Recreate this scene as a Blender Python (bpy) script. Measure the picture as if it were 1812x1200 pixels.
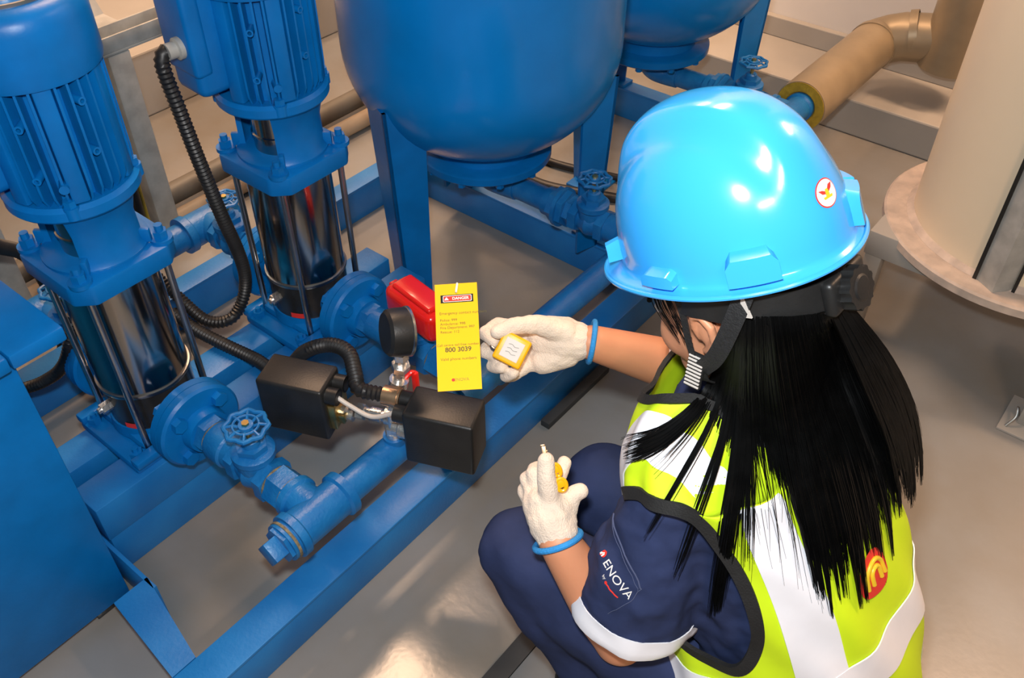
import bpy, bmesh, math, random
import numpy as np
from mathutils import Vector, Matrix, Quaternion
from mathutils.bvhtree import BVHTree

random.seed(7)
PI = math.pi
for o in list(bpy.data.objects):
    bpy.data.objects.remove(o)
S = bpy.context.scene
C = S.collection

# ---------------------------------------------------------------- camera, world, lights, exposure
CAM_H, TILT, YAW, FPX = 1.55, math.radians(42.5), math.radians(39.0), 1620.0
FWD = Vector((-math.sin(YAW) * math.cos(TILT), math.cos(YAW) * math.cos(TILT), -math.sin(TILT)))
RGT = Vector((math.cos(YAW), math.sin(YAW), 0))
UPV = RGT.cross(FWD)
cam_d = bpy.data.cameras.new('camera')
cam_d.sensor_width = 36.0
cam_d.lens = 36.0 * FPX / 1812.0
cam_d.clip_start = 0.02
cam = bpy.data.objects.new('camera', cam_d)
C.objects.link(cam)
cam.matrix_world = Matrix.Translation((0, 0, CAM_H)) @ Matrix((RGT, UPV, -FWD)).transposed().to_4x4()
S.camera = cam

w = bpy.data.worlds.new('world')
S.world = w
w.use_nodes = True
w.node_tree.nodes['Background'].inputs[0].default_value = (0.62, 0.84, 1.0, 1)
w.node_tree.nodes['Background'].inputs[1].default_value = 0.12


def area(name, loc, target, sx, sy, power, col):
    d = bpy.data.lights.new(name, 'AREA')
    d.shape = 'RECTANGLE'
    d.size, d.size_y = sx, sy
    d.energy = power
    d.color = col
    o = bpy.data.objects.new(name, d)
    C.objects.link(o)
    o.location = loc
    o.rotation_euler = (Vector(target) - Vector(loc)).to_track_quat('-Z', 'Y').to_euler()
    return o


WARM = (1.0, 0.64, 0.40)
area('ceiling_lamp', (-2.0, 1.9, 3.2), (-2.0, 1.9, 0), 0.30, 1.25, 92, WARM)
area('ceiling_lamp', (0.5, 2.75, 3.2), (0.5, 2.75, 0), 1.25, 0.30, 98, WARM)
area('ceiling_lamp', (-3.2, 2.6, 3.2), (-3.2, 2.6, 0), 0.30, 1.25, 50, WARM)
area('ceiling_lamp', (1.7, -1.2, 3.0), (1.7, -1.2, 0), 0.30, 1.25, 62, WARM)
# the photographer's flash, just above the lens
fl = Vector((0, 0, CAM_H)) + UPV * 0.12 - RGT * 0.03
area('camera_flash', fl, fl + FWD, 0.07, 0.05, 20.0, (0.90, 0.96, 1.0))

S.view_settings.view_transform = 'Standard'
S.view_settings.look = 'None'
S.view_settings.gamma = 1.0
S.view_settings.use_curve_mapping = False
S.view_settings.exposure = 0.0


# ---------------------------------------------------------------- materials
def srgb(r, g, b):
    f = lambda c: (c / 255 / 12.92) if c <= 10 else ((c / 255 + 0.055) / 1.055) ** 2.4
    return (f(r), f(g), f(b), 1)


def mat(name, col, rough=0.5, metal=0.0, var=0.12, scale=8.0, bump=0.0, bscale=60.0, coat=0.0, col2=None,
        rvar=0.0, spec=0.5, detail=4.0, lo=0.35, hi=0.7, sss=0.0, sheen=0.0):
    m = bpy.data.materials.new(name)
    m.use_nodes = True
    nt = m.node_tree
    b = nt.nodes['Principled BSDF']
    tc = nt.nodes.new('ShaderNodeTexCoord')
    nz = nt.nodes.new('ShaderNodeTexNoise')
    nz.inputs['Scale'].default_value = scale
    nz.inputs['Detail'].default_value = detail
    nt.links.new(tc.outputs['Object'], nz.inputs['Vector'])
    ramp = nt.nodes.new('ShaderNodeValToRGB')
    ramp.color_ramp.elements[0].position = lo
    ramp.color_ramp.elements[1].position = hi
    c2 = col2 if col2 else tuple(min(1, c * (1 + var)) for c in col[:3]) + (1,)
    c1 = col if col2 else tuple(c * (1 - var) for c in col[:3]) + (1,)
    ramp.color_ramp.elements[0].color = c1
    ramp.color_ramp.elements[1].color = c2
    nt.links.new(nz.outputs['Fac'], ramp.inputs['Fac'])
    nt.links.new(ramp.outputs['Color'], b.inputs['Base Color'])
    b.inputs['Roughness'].default_value = rough
    b.inputs['Metallic'].default_value = metal
    b.inputs['Specular IOR Level'].default_value = spec
    b.inputs['Coat Weight'].default_value = coat
    b.inputs['Coat Roughness'].default_value = 0.12
    if sss:
        b.inputs['Subsurface Weight'].default_value = sss
        b.inputs['Subsurface Radius'].default_value = (0.01, 0.004, 0.002)
    if sheen:
        b.inputs['Sheen Weight'].default_value = sheen
    if rvar:
        mr = nt.nodes.new('ShaderNodeMapRange')
        mr.inputs['To Min'].default_value = max(0.02, rough - rvar)
        mr.inputs['To Max'].default_value = min(1, rough + rvar)
        nt.links.new(nz.outputs['Fac'], mr.inputs['Value'])
        nt.links.new(mr.outputs['Result'], b.inputs['Roughness'])
    if bump:
        n2 = nt.nodes.new('ShaderNodeTexNoise')
        n2.inputs['Scale'].default_value = bscale
        n2.inputs['Detail'].default_value = 3
        nt.links.new(tc.outputs['Object'], n2.inputs['Vector'])
        bp = nt.nodes.new('ShaderNodeBump')
        bp.inputs['Strength'].default_value = bump
        bp.inputs['Distance'].default_value = 0.004
        nt.links.new(n2.outputs['Fac'], bp.inputs['Height'])
        nt.links.new(bp.outputs['Normal'], b.inputs['Normal'])
    return m


M = {}
M['blue'] = mat('blue_paint', (0.0012, 0.140, 0.44, 1), 0.36, var=0.10, scale=14, bump=0.08, bscale=90, spec=0.3)
M['blue_tank'] = mat('blue_tank_enamel', (0.001, 0.19, 0.57, 1), 0.26, var=0.10, scale=5, bump=0.03, bscale=30, coat=0.12, spec=0.35)
M['blue_frame'] = mat('blue_frame_paint', (0.003, 0.145, 0.44, 1), 0.44, col2=(0.010, 0.19, 0.52, 1), scale=9, bump=0.12,
                      bscale=140, rvar=0.08, detail=8, spec=0.6)
M['blue_pipe'] = mat('blue_pipe_paint', (0.004, 0.130, 0.39, 1), 0.40, col2=(0.014, 0.18, 0.46, 1), scale=26, bump=0.22,
                     bscale=160, detail=8, lo=0.4, hi=0.75)
M['sealant'] = mat('hemp_sealant', srgb(122, 112, 88), 0.8, var=0.4, scale=120, bump=0.5, bscale=220)
M['stainless'] = mat('polished_stainless', (0.46, 0.43, 0.39, 1), 0.15, 1.0, var=0.04, scale=4)
M['steel'] = mat('bright_steel', (0.55, 0.54, 0.52, 1), 0.28, 1.0, var=0.1, scale=20)
M['darksteel'] = mat('dark_cast_steel', (0.05, 0.05, 0.05, 1), 0.25, 0.6, var=0.2, scale=20)
M['chrome'] = mat('nickel_fittings', (0.72, 0.70, 0.67, 1), 0.26, 0.9, var=0.15, scale=60, bump=0.2, bscale=200)
M['brass'] = mat('brass', (0.62, 0.43, 0.16, 1), 0.3, 1.0, var=0.1, scale=40)
M['bronze'] = mat('bronze_ring', (0.55, 0.36, 0.22, 1), 0.32, 0.9, var=0.15, scale=40)
M['black'] = mat('black_plastic', (0.012, 0.012, 0.012, 1), 0.42, var=0.2, scale=30, bump=0.06, bscale=300)
M['rubber'] = mat('black_conduit', (0.012, 0.012, 0.013, 1), 0.45, var=0.2, scale=30)
M['galv'] = mat('galvanised_steel', srgb(172, 170, 164), 0.55, 0.1, var=0.16, scale=22, bump=0.05)
M['graypipe'] = mat('grey_pipe_paint', srgb(104, 98, 88), 0.5, var=0.12, scale=10)
M['palepipe'] = mat('pale_pipe_paint', srgb(172, 150, 124), 0.5, var=0.08, scale=10)
M['floor'] = mat('grey_epoxy_floor', srgb(128, 121, 111), 0.20, col2=srgb(142, 144, 145), scale=2.2, rvar=0.08, bump=0.05,
                 bscale=70, detail=7, spec=0.45)
M['wall'] = mat('painted_wall', srgb(224, 218, 212), 0.7, var=0.05, scale=3, bump=0.05, bscale=40)
M['curb'] = mat('painted_plinth', srgb(168, 162, 154), 0.55, var=0.07, scale=4, bump=0.05, bscale=60)
M['column'] = mat('beige_cladding', srgb(236, 216, 186), 0.42, var=0.04, scale=3)
M['mastic'] = mat('dusty_mastic', srgb(206, 186, 170), 0.8, col2=srgb(176, 160, 148), scale=26, bump=0.5, bscale=40)
M['clad'] = mat('aluminium_cladding', srgb(165, 146, 118), 0.40, 0.35, var=0.10, scale=10, rvar=0.08)
M['foam'] = mat('yellow_insulation', srgb(176, 142, 40), 0.9, var=0.2, scale=60, bump=0.4, bscale=120)
M['red'] = mat('glossy_red', (0.80, 0.014, 0.008, 1), 0.22, var=0.06, scale=5, coat=0.4)
M['tag'] = mat('yellow_card', (0.82, 0.50, 0.010, 1), 0.35, var=0.02, scale=4)
M['ink'] = mat('dark_print', (0.10, 0.085, 0.02, 1), 0.5, var=0.05)
M['inkfaint'] = mat('faint_print', (0.36, 0.27, 0.02, 1), 0.5, var=0.05)
M['redprint'] = mat('red_print', srgb(214, 50, 40), 0.5, var=0.03)
M['white'] = mat('white_print', srgb(238, 234, 228), 0.5, var=0.02)
M['lockyellow'] = mat('yellow_lock_shell', (0.86, 0.42, 0.004, 1), 0.32, var=0.04, scale=8)
M['labelgrey'] = mat('grey_sticker', srgb(196, 188, 180), 0.5, var=0.03, scale=40)
M['hat'] = mat('sky_blue_plastic', (0.040, 0.38, 0.88, 1), 0.20, var=0.02, scale=3, coat=0.5)
M['skin'] = mat('skin', srgb(206, 140, 104), 0.5, var=0.05, scale=12, bump=0.05, bscale=200, sss=0.08)
M['hair'] = mat('black_hair', (0.003, 0.003, 0.003, 1), 0.42, var=0.3, scale=40, spec=0.13)
M['glove'] = mat('cotton_glove', srgb(226, 206, 186), 0.9, var=0.06, scale=30, bump=0.5, bscale=420, sheen=0.2)
M['cuff'] = mat('blue_cuff', (0.02, 0.24, 0.60, 1), 0.8, var=0.1, scale=60, bump=0.4, bscale=400)
M['navy'] = mat('navy_cotton', (0.023, 0.034, 0.092, 1), 0.85, var=0.14, scale=16, bump=0.3, bscale=36, spec=0.2)
M['lime'] = mat('lime_fabric', (0.58, 0.80, 0.006, 1), 0.7, var=0.05, scale=9, bump=0.15, bscale=30)
M['tape'] = mat('silver_reflective_tape', srgb(236, 236, 242), 0.38, 0.0, var=0.04, scale=14, bump=0.06, bscale=60)  # flash thrown back by the tape is put into this near-white colour
M['binding'] = mat('black_binding', (0.008, 0.008, 0.008, 1), 0.8, var=0.2, scale=60, bump=0.3, bscale=400)
M['webbing'] = mat('black_webbing', (0.012, 0.012, 0.013, 1), 0.7, var=0.3, scale=300, bump=0.4, bscale=500)
M['stitch'] = mat('stitching', (0.06, 0.075, 0.15, 1), 0.9, var=0.1)
M['dial'] = mat('gauge_dial', srgb(226, 222, 210), 0.4, var=0.02)
M['mat'] = mat('grey_floor_plate', srgb(96, 104, 108), 0.45, var=0.1, scale=14, rvar=0.1)
M['darkedge'] = mat('dark_rubber_edge', srgb(52, 52, 52), 0.7, var=0.1, scale=30)
M['eyewhite'] = mat('eye_white', srgb(235, 230, 225), 0.25, var=0.01)
M['iris'] = mat('dark_iris', (0.01, 0.006, 0.004, 1), 0.15, var=0.1)
M['lip'] = mat('lips', srgb(178, 92, 84), 0.45, var=0.05)
M['stickyellow'] = mat('sticker_yellow', srgb(226, 190, 40), 0.4, var=0.05)
M['cableyellow'] = mat('yellow_green_cable', srgb(150, 135, 40), 0.5, var=0.2, scale=50)


# ---------------------------------------------------------------- shape helpers
def frame(d):
    d = Vector(d).normalized()
    a = Vector((0, 0, 1)) if abs(d.z) < 0.9 else Vector((1, 0, 0))
    x = a.cross(d).normalized()
    return x, d.cross(x), d


def box(bm, lo, hi, bev=0.0, seg=2, mtx=None):
    vs = [bm.verts.new((x, y, z)) for x in (lo[0], hi[0]) for y in (lo[1], hi[1]) for z in (lo[2], hi[2])]
    fs = [bm.faces.new([vs[i] for i in q]) for q in
          ((0, 1, 3, 2), (4, 6, 7, 5), (0, 4, 5, 1), (2, 3, 7, 6), (0, 2, 6, 4), (1, 5, 7, 3))]
    es = list({e for f in fs for e in f.edges})
    if mtx:
        bmesh.ops.transform(bm, matrix=mtx, verts=vs)
    if bev:
        bmesh.ops.bevel(bm, geom=es, offset=bev, segments=seg, affect='EDGES', profile=0.5)
    return vs


def cyl(bm, p0, p1, r0, r1=None, seg=24, caps=True, spin=0.0):
    r1 = r0 if r1 is None else r1
    p0, p1 = Vector(p0), Vector(p1)
    x, y, d = frame(p1 - p0)
    A = [[bm.verts.new(p + (x * math.cos(a) + y * math.sin(a)) * r) for a in
          [2 * PI * i / seg + spin for i in range(seg)]] for p, r in ((p0, r0), (p1, r1))]
    for i in range(seg):
        j = (i + 1) % seg
        bm.faces.new((A[0][i], A[0][j], A[1][j], A[1][i]))
    if caps:
        bm.faces.new(A[0][::-1])
        bm.faces.new(A[1])


def lathe(bm, prof, seg=32, origin=(0, 0, 0), axis=(0, 0, 1), closed=False, a0=0.0, a1=2 * PI):
    """prof: (r, h) pairs along axis"""
    o = Vector(origin)
    x, y, d = frame(axis)
    full = abs(a1 - a0 - 2 * PI) < 1e-6
    n = seg if full else seg + 1
    rings = []
    for r, h in prof:
        if r < 1e-6:
            rings.append([bm.verts.new(o + d * h)])
        else:
            rings.append([bm.verts.new(o + d * h + (x * math.cos(a) + y * math.sin(a)) * r)
                          for a in [a0 + (a1 - a0) * i / seg for i in range(n)]])
    m = len(rings)
    for k in range(m if closed else m - 1):
        A, B = rings[k], rings[(k + 1) % m]
        for i in range(seg):
            j = (i + 1) % n
            if len(A) == 1 and len(B) == 1:
                continue
            if len(A) == 1:
                bm.faces.new((A[0], B[j], B[i]))
            elif len(B) == 1:
                bm.faces.new((A[i], A[j], B[0]))
            else:
                bm.faces.new((A[i], A[j], B[j], B[i]))
    if not full and closed:
        bm.faces.new([r[0] for r in rings][::-1])
        bm.faces.new([r[-1] for r in rings])


def spline(pts, n):
    """Catmull-Rom through pts, n samples per span"""
    P = [Vector(p) for p in pts]
    P = [P[0] * 2 - P[1]] + P + [P[-1] * 2 - P[-2]]
    out = []
    for i in range(1, len(P) - 2):
        for k in range(n):
            t = k / n
            a, b, c, d = P[i - 1:i + 3]
            out.append(0.5 * ((2 * b) + (c - a) * t + (2 * a - 5 * b + 4 * c - d) * t * t + (3 * b - a - 3 * c + d) * t ** 3))
    out.append(P[-2].copy())
    return out


def resample(P, step):
    L = [0.0]
    for a, b in zip(P, P[1:]):
        L.append(L[-1] + (b - a).length)
    n = max(2, int(L[-1] / step))
    out, j = [], 0
    for k in range(n + 1):
        s = L[-1] * k / n
        while j < len(L) - 2 and L[j + 1] < s:
            j += 1
        t = (s - L[j]) / max(1e-9, L[j + 1] - L[j])
        out.append(P[j].lerp(P[j + 1], min(1, t)))
    return out


def tube(bm, P, r, seg=10, radii=None, caps=True, loop=False):
    P = [Vector(p) for p in P]
    n = len(P)
    rings = []
    prev = None
    for i, p in enumerate(P):
        if loop:
            t = P[(i + 1) % n] - P[i - 1]
        else:
            t = P[min(i + 1, n - 1)] - P[max(i - 1, 0)]
        t.normalize()
        if prev is None:
            x, y, _ = frame(t)
        else:
            x = (prev - t * prev.dot(t)).normalized()
            y = t.cross(x)
        prev = x
        rr = radii[i] if radii else r
        rings.append([bm.verts.new(p + (x * math.cos(a) + y * math.sin(a)) * rr) for a in
                      [2 * PI * k / seg for k in range(seg)]])
    for i in range(n if loop else n - 1):
        A, B = rings[i], rings[(i + 1) % n]
        for k in range(seg):
            j = (k + 1) % seg
            bm.faces.new((A[k], A[j], B[j], B[k]))
    if caps and not loop:
        bm.faces.new(rings[0][::-1])
        bm.faces.new(rings[-1])


def prism(bm, poly, z0, z1, mtx=None, bev=0.0):
    A = [bm.verts.new((x, y, z0)) for x, y in poly]
    B = [bm.verts.new((x, y, z1)) for x, y in poly]
    n = len(poly)
    fs = [bm.faces.new(A[::-1]), bm.faces.new(B)]
    for i in range(n):
        fs.append(bm.faces.new((A[i], A[(i + 1) % n], B[(i + 1) % n], B[i])))
    if mtx:
        bmesh.ops.transform(bm, matrix=mtx, verts=A + B)
    if bev:
        es = list({e for f in fs for e in f.edges})
        bmesh.ops.bevel(bm, geom=es, offset=bev, segments=2, affect='EDGES', profile=0.5)


def obj(name, bm, m, parent=None, smooth=35, loc=None):
    bmesh.ops.recalc_face_normals(bm, faces=bm.faces)
    me = bpy.data.meshes.new(name)
    bm.to_mesh(me)
    bm.free()
    me.materials.append(M[m] if isinstance(m, str) else m)
    if smooth:
        me.shade_smooth()
        me.set_sharp_from_angle(angle=math.radians(smooth))
    o = bpy.data.objects.new(name, me)
    C.objects.link(o)
    if parent:
        o.parent = parent
    if loc:
        o.location = loc
    return o


def part(name, m, parent, fn, *a, smooth=35, **k):
    bm = bmesh.new()
    fn(bm, *a, **k)
    return obj(name, bm, m, parent, smooth)


def tag(o, label, cat, group=None, kind=None):
    o['label'] = label
    o['category'] = cat
    if group:
        o['group'] = group
    if kind:
        o['kind'] = kind
    return o


def thing(name, label, cat, loc=(0, 0, 0), rz=0.0, group=None):
    o = bpy.data.objects.new(name, None)
    C.objects.link(o)
    o.empty_display_size = 0.05
    o.location = loc
    o.rotation_euler = (0, 0, rz)
    return tag(o, label, cat, group)


def dup(root, loc=None, rz=None, label=None):
    r = root.copy()
    C.objects.link(r)
    if loc:
        r.location = loc
    if rz is not None:
        r.rotation_euler = (0, 0, rz)
    if label:
        r['label'] = label
    for ch in list(root.children):
        c = ch.copy()
        C.objects.link(c)
        c.parent = r
        for g in list(ch.children):
            d = g.copy()
            C.objects.link(d)
            d.parent = c
    return r


def structure(name, m, fn, *a, parent=None, smooth=0, **k):
    bm = bmesh.new()
    fn(bm, *a, **k)
    o = obj(name, bm, m, parent, smooth)
    o['kind'] = 'structure'
    return o


def evmesh(o):
    dg = bpy.context.evaluated_depsgraph_get()
    return bpy.data.meshes.new_from_object(o.evaluated_get(dg), depsgraph=dg)


def hexnut(bm, p0, p1, r, spin=0.0):
    cyl(bm, p0, p1, r, seg=6, spin=spin)


# ---------------------------------------------------------------- the setting
structure('floor', 'floor', box, (-4.2, -2.6, -0.06), (3.2, 3.1, 0.0))
structure('wall_back', 'wall', box, (-4.3, -2.6, -0.06), (-4.2, 3.2, 3.6))
structure('wall_right', 'wall', box, (-4.2, 3.1, -0.06), (3.2, 3.2, 3.6))
structure('trim_1', 'curb', box, (-4.19, -2.55, 0.0005), (-2.73, 3.09, 0.217), 0.006)
structure('trim_2', 'curb', box, (-2.729, 2.795, 0.0005), (3.15, 3.09, 0.12), 0.006)
structure('wall_shade_strip', 'curb', box, (-2.72, 3.07, 0.1205), (3.15, 3.099, 0.19), 0.003)  # greyer strip that stands in for the shade along the wall foot


# ---------------------------------------------------------------- blue skid frame
def capped_beam(bm, x0, x1, y0, y1, h, over=0.004, along='y'):
    box(bm, (x0, y0, h - 0.008), (x1, y1, h), 0.002)
    if along == 'y':
        box(bm, (x0 + over, y0 + 0.001, 0.0), (x1 - over, y1 - 0.001, h - 0.0075), 0.002)
    else:
        box(bm, (x0 + 0.001, y0 + over, 0.0), (x1 - 0.001, y1 - over, h - 0.0075), 0.002)


skid = thing('pump_skid', 'blue painted steel skid frame carrying the pumps and tanks', 'frame', (0, 0, 0.0005))
part('long_beam', 'blue_frame', skid, capped_beam, -0.905, -0.835, 0.22, 2.50, 0.106)
part('long_beam', 'blue_frame', skid, capped_beam, -1.79, -1.73, 0.31, 2.50, 0.106)


def left_cross(bm):
    prism(bm, [(-1.104, 0.240), (-0.906, 0.221), (-0.906, 0.268), (-1.104, 0.309)], 0.098, 0.106)
    box(bm, (-1.79, 0.301, 0.0), (-1.075, 0.309, 0.106), 0.001)


part('cross_beam', 'blue_frame', skid, left_cross)
part('cross_beam', 'blue_frame', skid, capped_beam, -1.729, -0.906, 1.645, 1.705, 0.106, along='x')
part('cross_beam', 'blue_frame', skid, capped_beam, -1.729, -0.906, 2.415, 2.475, 0.106, along='x')


def rail(bm, x0, x1, y0, y1):
    box(bm, (x0 + 0.002, y0 + 0.003, 0.0), (x1 - 0.002, y1 - 0.003, 0.1), 0.002)
    box(bm, (x0, y0, 0.1), (x1, y1, 0.19), 0.003)


part('pump_rail', 'blue_frame', skid, rail, -1.307, -1.229, 0.312, 1.19)
part('pump_rail', 'blue_frame', skid, rail, -1.425, -1.348, 0.312, 1.19)


def foot_plate(bm, x, y):
    box(bm, (x - 0.07, y - 0.06, 0.0), (x + 0.07, y + 0.06, 0.012), 0.002)


pad = part('bearing_pad', 'darkedge', skid, box, (-0.832, 1.13, 0.0), (-0.808, 1.37, 0.018), 0.002)


# ---------------------------------------------------------------- vertical pumps
def make_pump(loc, label):
    t = thing('vertical_pump', label, 'pump', loc, 0, 'vertical pumps on the skid')
    bm = bmesh.new()                                            # foot casting with side pads, local z 0 = rail top
    box(bm, (-0.095, -0.118, 0.0), (0.095, 0.118, 0.022), 0.006)
    box(bm, (-0.075, -0.085, 0.02), (0.075, 0.085, 0.045), 0.012)
    for sx in (-1, 1):
        box(bm, (sx * 0.092 - 0.012, -0.118, 0.018), (sx * 0.092 + 0.012, -0.04, 0.036), 0.004)
    cyl(bm, (0, 0, 0.03), (0, 0, 0.055), 0.089, 0.086, 40)
    cyl(bm, (0.05, 0, 0.085), (0.14, 0, 0.085), 0.036, seg=28)
    cyl(bm, (-0.05, 0, 0.085), (-0.14, 0, 0.085), 0.036, seg=28)
    ft = obj('foot_casting', bm, 'blue', t)
    for sx in (-1, 1):
        for sy in (-1, 1):
            bm = bmesh.new()
            hexnut(bm, (sx * 0.07, sy * 0.098, 0.022), (sx * 0.07, sy * 0.098, 0.036), 0.013)
            cyl(bm, (sx * 0.07, sy * 0.098, 0.036), (sx * 0.07, sy * 0.098, 0.044), 0.006, seg=12)
            obj('anchor_bolt', bm, 'blue', ft, 30)
    part('inlet_casing', 'darksteel', t, lathe, [(0.0, 0.05), (0.0825, 0.05), (0.0835, 0.14), (0.0, 0.14)], 48)
    part('pump_sleeve', 'stainless', t, lathe, [(0.0, 0.14), (0.084, 0.14), (0.084, 0.397), (0.0, 0.397)], 64)
    part('sleeve_band', 'steel', t, lathe,
         [(0.084, 0.138), (0.0872, 0.139), (0.088, 0.1425), (0.0872, 0.146), (0.084, 0.147)], 64)
    bm = bmesh.new()
    hexnut(bm, (0.0, -0.080, 0.105), (0.0, -0.102, 0.105), 0.011)
    cyl(bm, (0.0, -0.1, 0.105), (0.0, -0.108, 0.105), 0.006, seg=12)
    obj('drain_plug', bm, 'chrome', t, 30)
    part('warning_sticker', 'redprint', t, lathe, [(0.0842, 0.057), (0.0842, 0.070)], 10, a0=math.radians(18), a1=math.radians(42))
    for sx in (-1, 1):
        for sy in (-1, 1):
            part('tie_rod', 'steel', t, cyl, (sx * 0.0735, sy * 0.0735, 0.03), (sx * 0.0735, sy * 0.0735, 0.40), 0.0065, seg=14)
    k = 0.1
    c = 0.028
    poly = [(-k + c, -k), (k - c, -k), (k, -k + c), (k, k - c), (k - c, k), (-k + c, k), (-k, k - c), (-k, -k + c)]
    bm = bmesh.new()
    prism(bm, poly, 0.393, 0.432, bev=0.005)
    lathe(bm, [(0.088, 0.431), (0.088, 0.437), (0.08, 0.441), (0.0, 0.441)], 48)
    hp = obj('head_plate', bm, 'blue', t)
    for sx in (-1, 1):
        for sy in (-1, 1):
            bm = bmesh.new()
            x, y = sx * 0.077, sy * 0.077
            cyl(bm, (x, y, 0.430), (x, y, 0.438), 0.019, seg=20)
            hexnut(bm, (x, y, 0.437), (x, y, 0.452), 0.0125)
            cyl(bm, (x, y, 0.452), (x, y, 0.463), 0.0072, seg=12)
            obj('head_bolt', bm, 'blue', hp, 30)
    # motor stool: two flared webs with open windows between them
    for a in (0, PI):
        bm = bmesh.new()
        lathe(bm, [(0.088, 0.436), (0.081, 0.447), (0.080, 0.50), (0.088, 0.53), (0.095, 0.545),
                   (0.070, 0.545), (0.070, 0.436)], 26, a0=a - 0.78 + PI / 2, a1=a + 0.78 + PI / 2, closed=True)
        for s in (-1, 1):
            ang = a + s * 0.70
            d = Vector((math.cos(ang), math.sin(ang), 0))
            box(bm, (-0.004, -0.005, 0.436), (0.022, 0.005, 0.462), 0.002,
                mtx=Matrix.Translation(d * 0.074) @ Matrix.Rotation(ang, 4, 'Z'))
        obj('stool_web', bm, 'blue', t)
    bm = bmesh.new()
    cyl(bm, (0, 0, 0.437), (0, 0, 0.546), 0.052, seg=40)
    lathe(bm, [(0.052, 0.468), (0.0545, 0.470), (0.0545, 0.474), (0.052, 0.476)], 40)
    obj('coupling_guard', bm, 'stainless', t)
    bm = bmesh.new()
    lathe(bm, [(0.0, 0.543), (0.102, 0.543), (0.105, 0.547), (0.105, 0.562), (0.098, 0.568), (0.0, 0.568)], 48)
    for q in range(4):
        a = PI / 4 + q * PI / 2 + 0.25
        cyl(bm, (0.096 * math.cos(a), 0.096 * math.sin(a), 0.548), (0.096 * math.cos(a), 0.096 * math.sin(a), 0.568), 0.0125, seg=16)
    mf = obj('motor_flange', bm, 'blue', t)
    for q in range(4):
        a = PI / 4 + q * PI / 2 + 0.25
        bm = bmesh.new()
        hexnut(bm, (0.096 * math.cos(a), 0.096 * math.sin(a), 0.568), (0.096 * math.cos(a), 0.096 * math.sin(a), 0.579), 0.010)
        obj('flange_bolt', bm, 'blue', mf, 30)
    part('motor_body', 'blue', t, lathe, [(0.0, 0.56), (0.076, 0.56), (0.077, 0.60), (0.077, 0.775), (0.0, 0.775)], 56)
    # cast cooling fins, with three broad pads between them
    fin = bmesh.new()
    prism(fin, [(0.073, 0.560), (0.088, 0.560), (0.101, 0.585), (0.102, 0.600), (0.102, 0.772), (0.073, 0.772)], -0.0019, 0.0019,
          mtx=Matrix.Rotation(PI / 2, 4, 'X'))
    fin0 = obj('cooling_fin', fin, 'blue', t, 30)
    me = fin0.data
    pads = (math.radians(-20), math.radians(-75), math.radians(40), math.radians(160))
    first = True
    for i in range(36):
        a = 2 * PI * i / 36
        if any(abs((a - p + PI) % (2 * PI) - PI) < 0.12 for p in pads) or abs((a + PI / 2 + 0.12 + PI) % (2 * PI) - PI) < 0.36:
            continue
        if first:
            o = fin0
            first = False
        else:
            o = bpy.data.objects.new('cooling_fin', me)
            C.objects.link(o)
            o.parent = t
        o.rotation_euler = (0, 0, a)
    for p in pads:
        bm = bmesh.new()
        mt = Matrix.Rotation(p, 4, 'Z')
        box(bm, (0.072, -0.0135, 0.57), (0.0995, 0.0135, 0.772), 0.004, mtx=mt)
        obj('motor_pad', bm, 'blue', t)
    for a, zz in ((math.radians(-48), 0.62), (math.radians(-46), 0.705), (math.radians(5), 0.645), (math.radians(7), 0.725),
                  (math.radians(-30), 0.602)):
        bm = bmesh.new()
        d = Vector((math.cos(a), math.sin(a), 0))
        if zz != 0.602:
            lathe(bm, [(0.0035, 0.012), (0.0035, 0.0245), (0.0065, 0.0245), (0.0065, 0.0)], 16,
                  origin=d * 0.080 + Vector((0, 0, zz)), axis=d)
        else:
            lathe(bm, [(0.0, 0.026), (0.0075, 0.026), (0.0075, 0.0)], 16, origin=d * 0.080 + Vector((0, 0, zz)), axis=d)
        obj('motor_boss', bm, 'blue', t)
    bm = bmesh.new()                                            # fan cowl, domed and shiny on top
    lathe(bm, [(0.098, 0.758), (0.1055, 0.758), (0.107, 0.765), (0.107, 0.835), (0.104, 0.850), (0.095, 0.861), (0.080, 0.866),
               (0.0, 0.868)], 64)
    fc = obj('fan_cowl', bm, 'blue', t)
    bm = bmesh.new()
    for q in range(9):
        a = 2 * PI * q / 9
        mt = Matrix.Rotation(a, 4, 'Z')
        box(bm, (0.022, -0.0022, 0.866), (0.078, 0.0022, 0.8705), 0.001, mtx=mt)
    for r in (0.024, 0.05, 0.078):
        lathe(bm, [(r - 0.002, 0.866), (r - 0.002, 0.871), (r + 0.002, 0.871), (r + 0.002, 0.866)], 48)
    obj('fan_grille', bm, 'steel', fc)
    # terminal box on the side away from the outlet valves
    bm = bmesh.new()
    mt = Matrix.Rotation(math.radians(-4), 4, 'Z')
    box(bm, (-0.066, -0.150, 0.590), (0.022, -0.062, 0.775), 0.016, 3, mtx=mt)
    box(bm, (-0.069, -0.154, 0.630), (0.025, -0.118, 0.779), 0.010, 3, mtx=mt)
    tb = obj('terminal_box', bm, 'blue', t)
    part('cable_gland', 'galv', tb, lathe, [(0.0, 0.0), (0.019, 0.0), (0.019, 0.012), (0.014, 0.014), (0.014, 0.03), (0.0, 0.03)],
         18, origin=mt @ Vector((-0.008, -0.150, 0.682)), axis=(-0.1, -1, 0.0))
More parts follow.
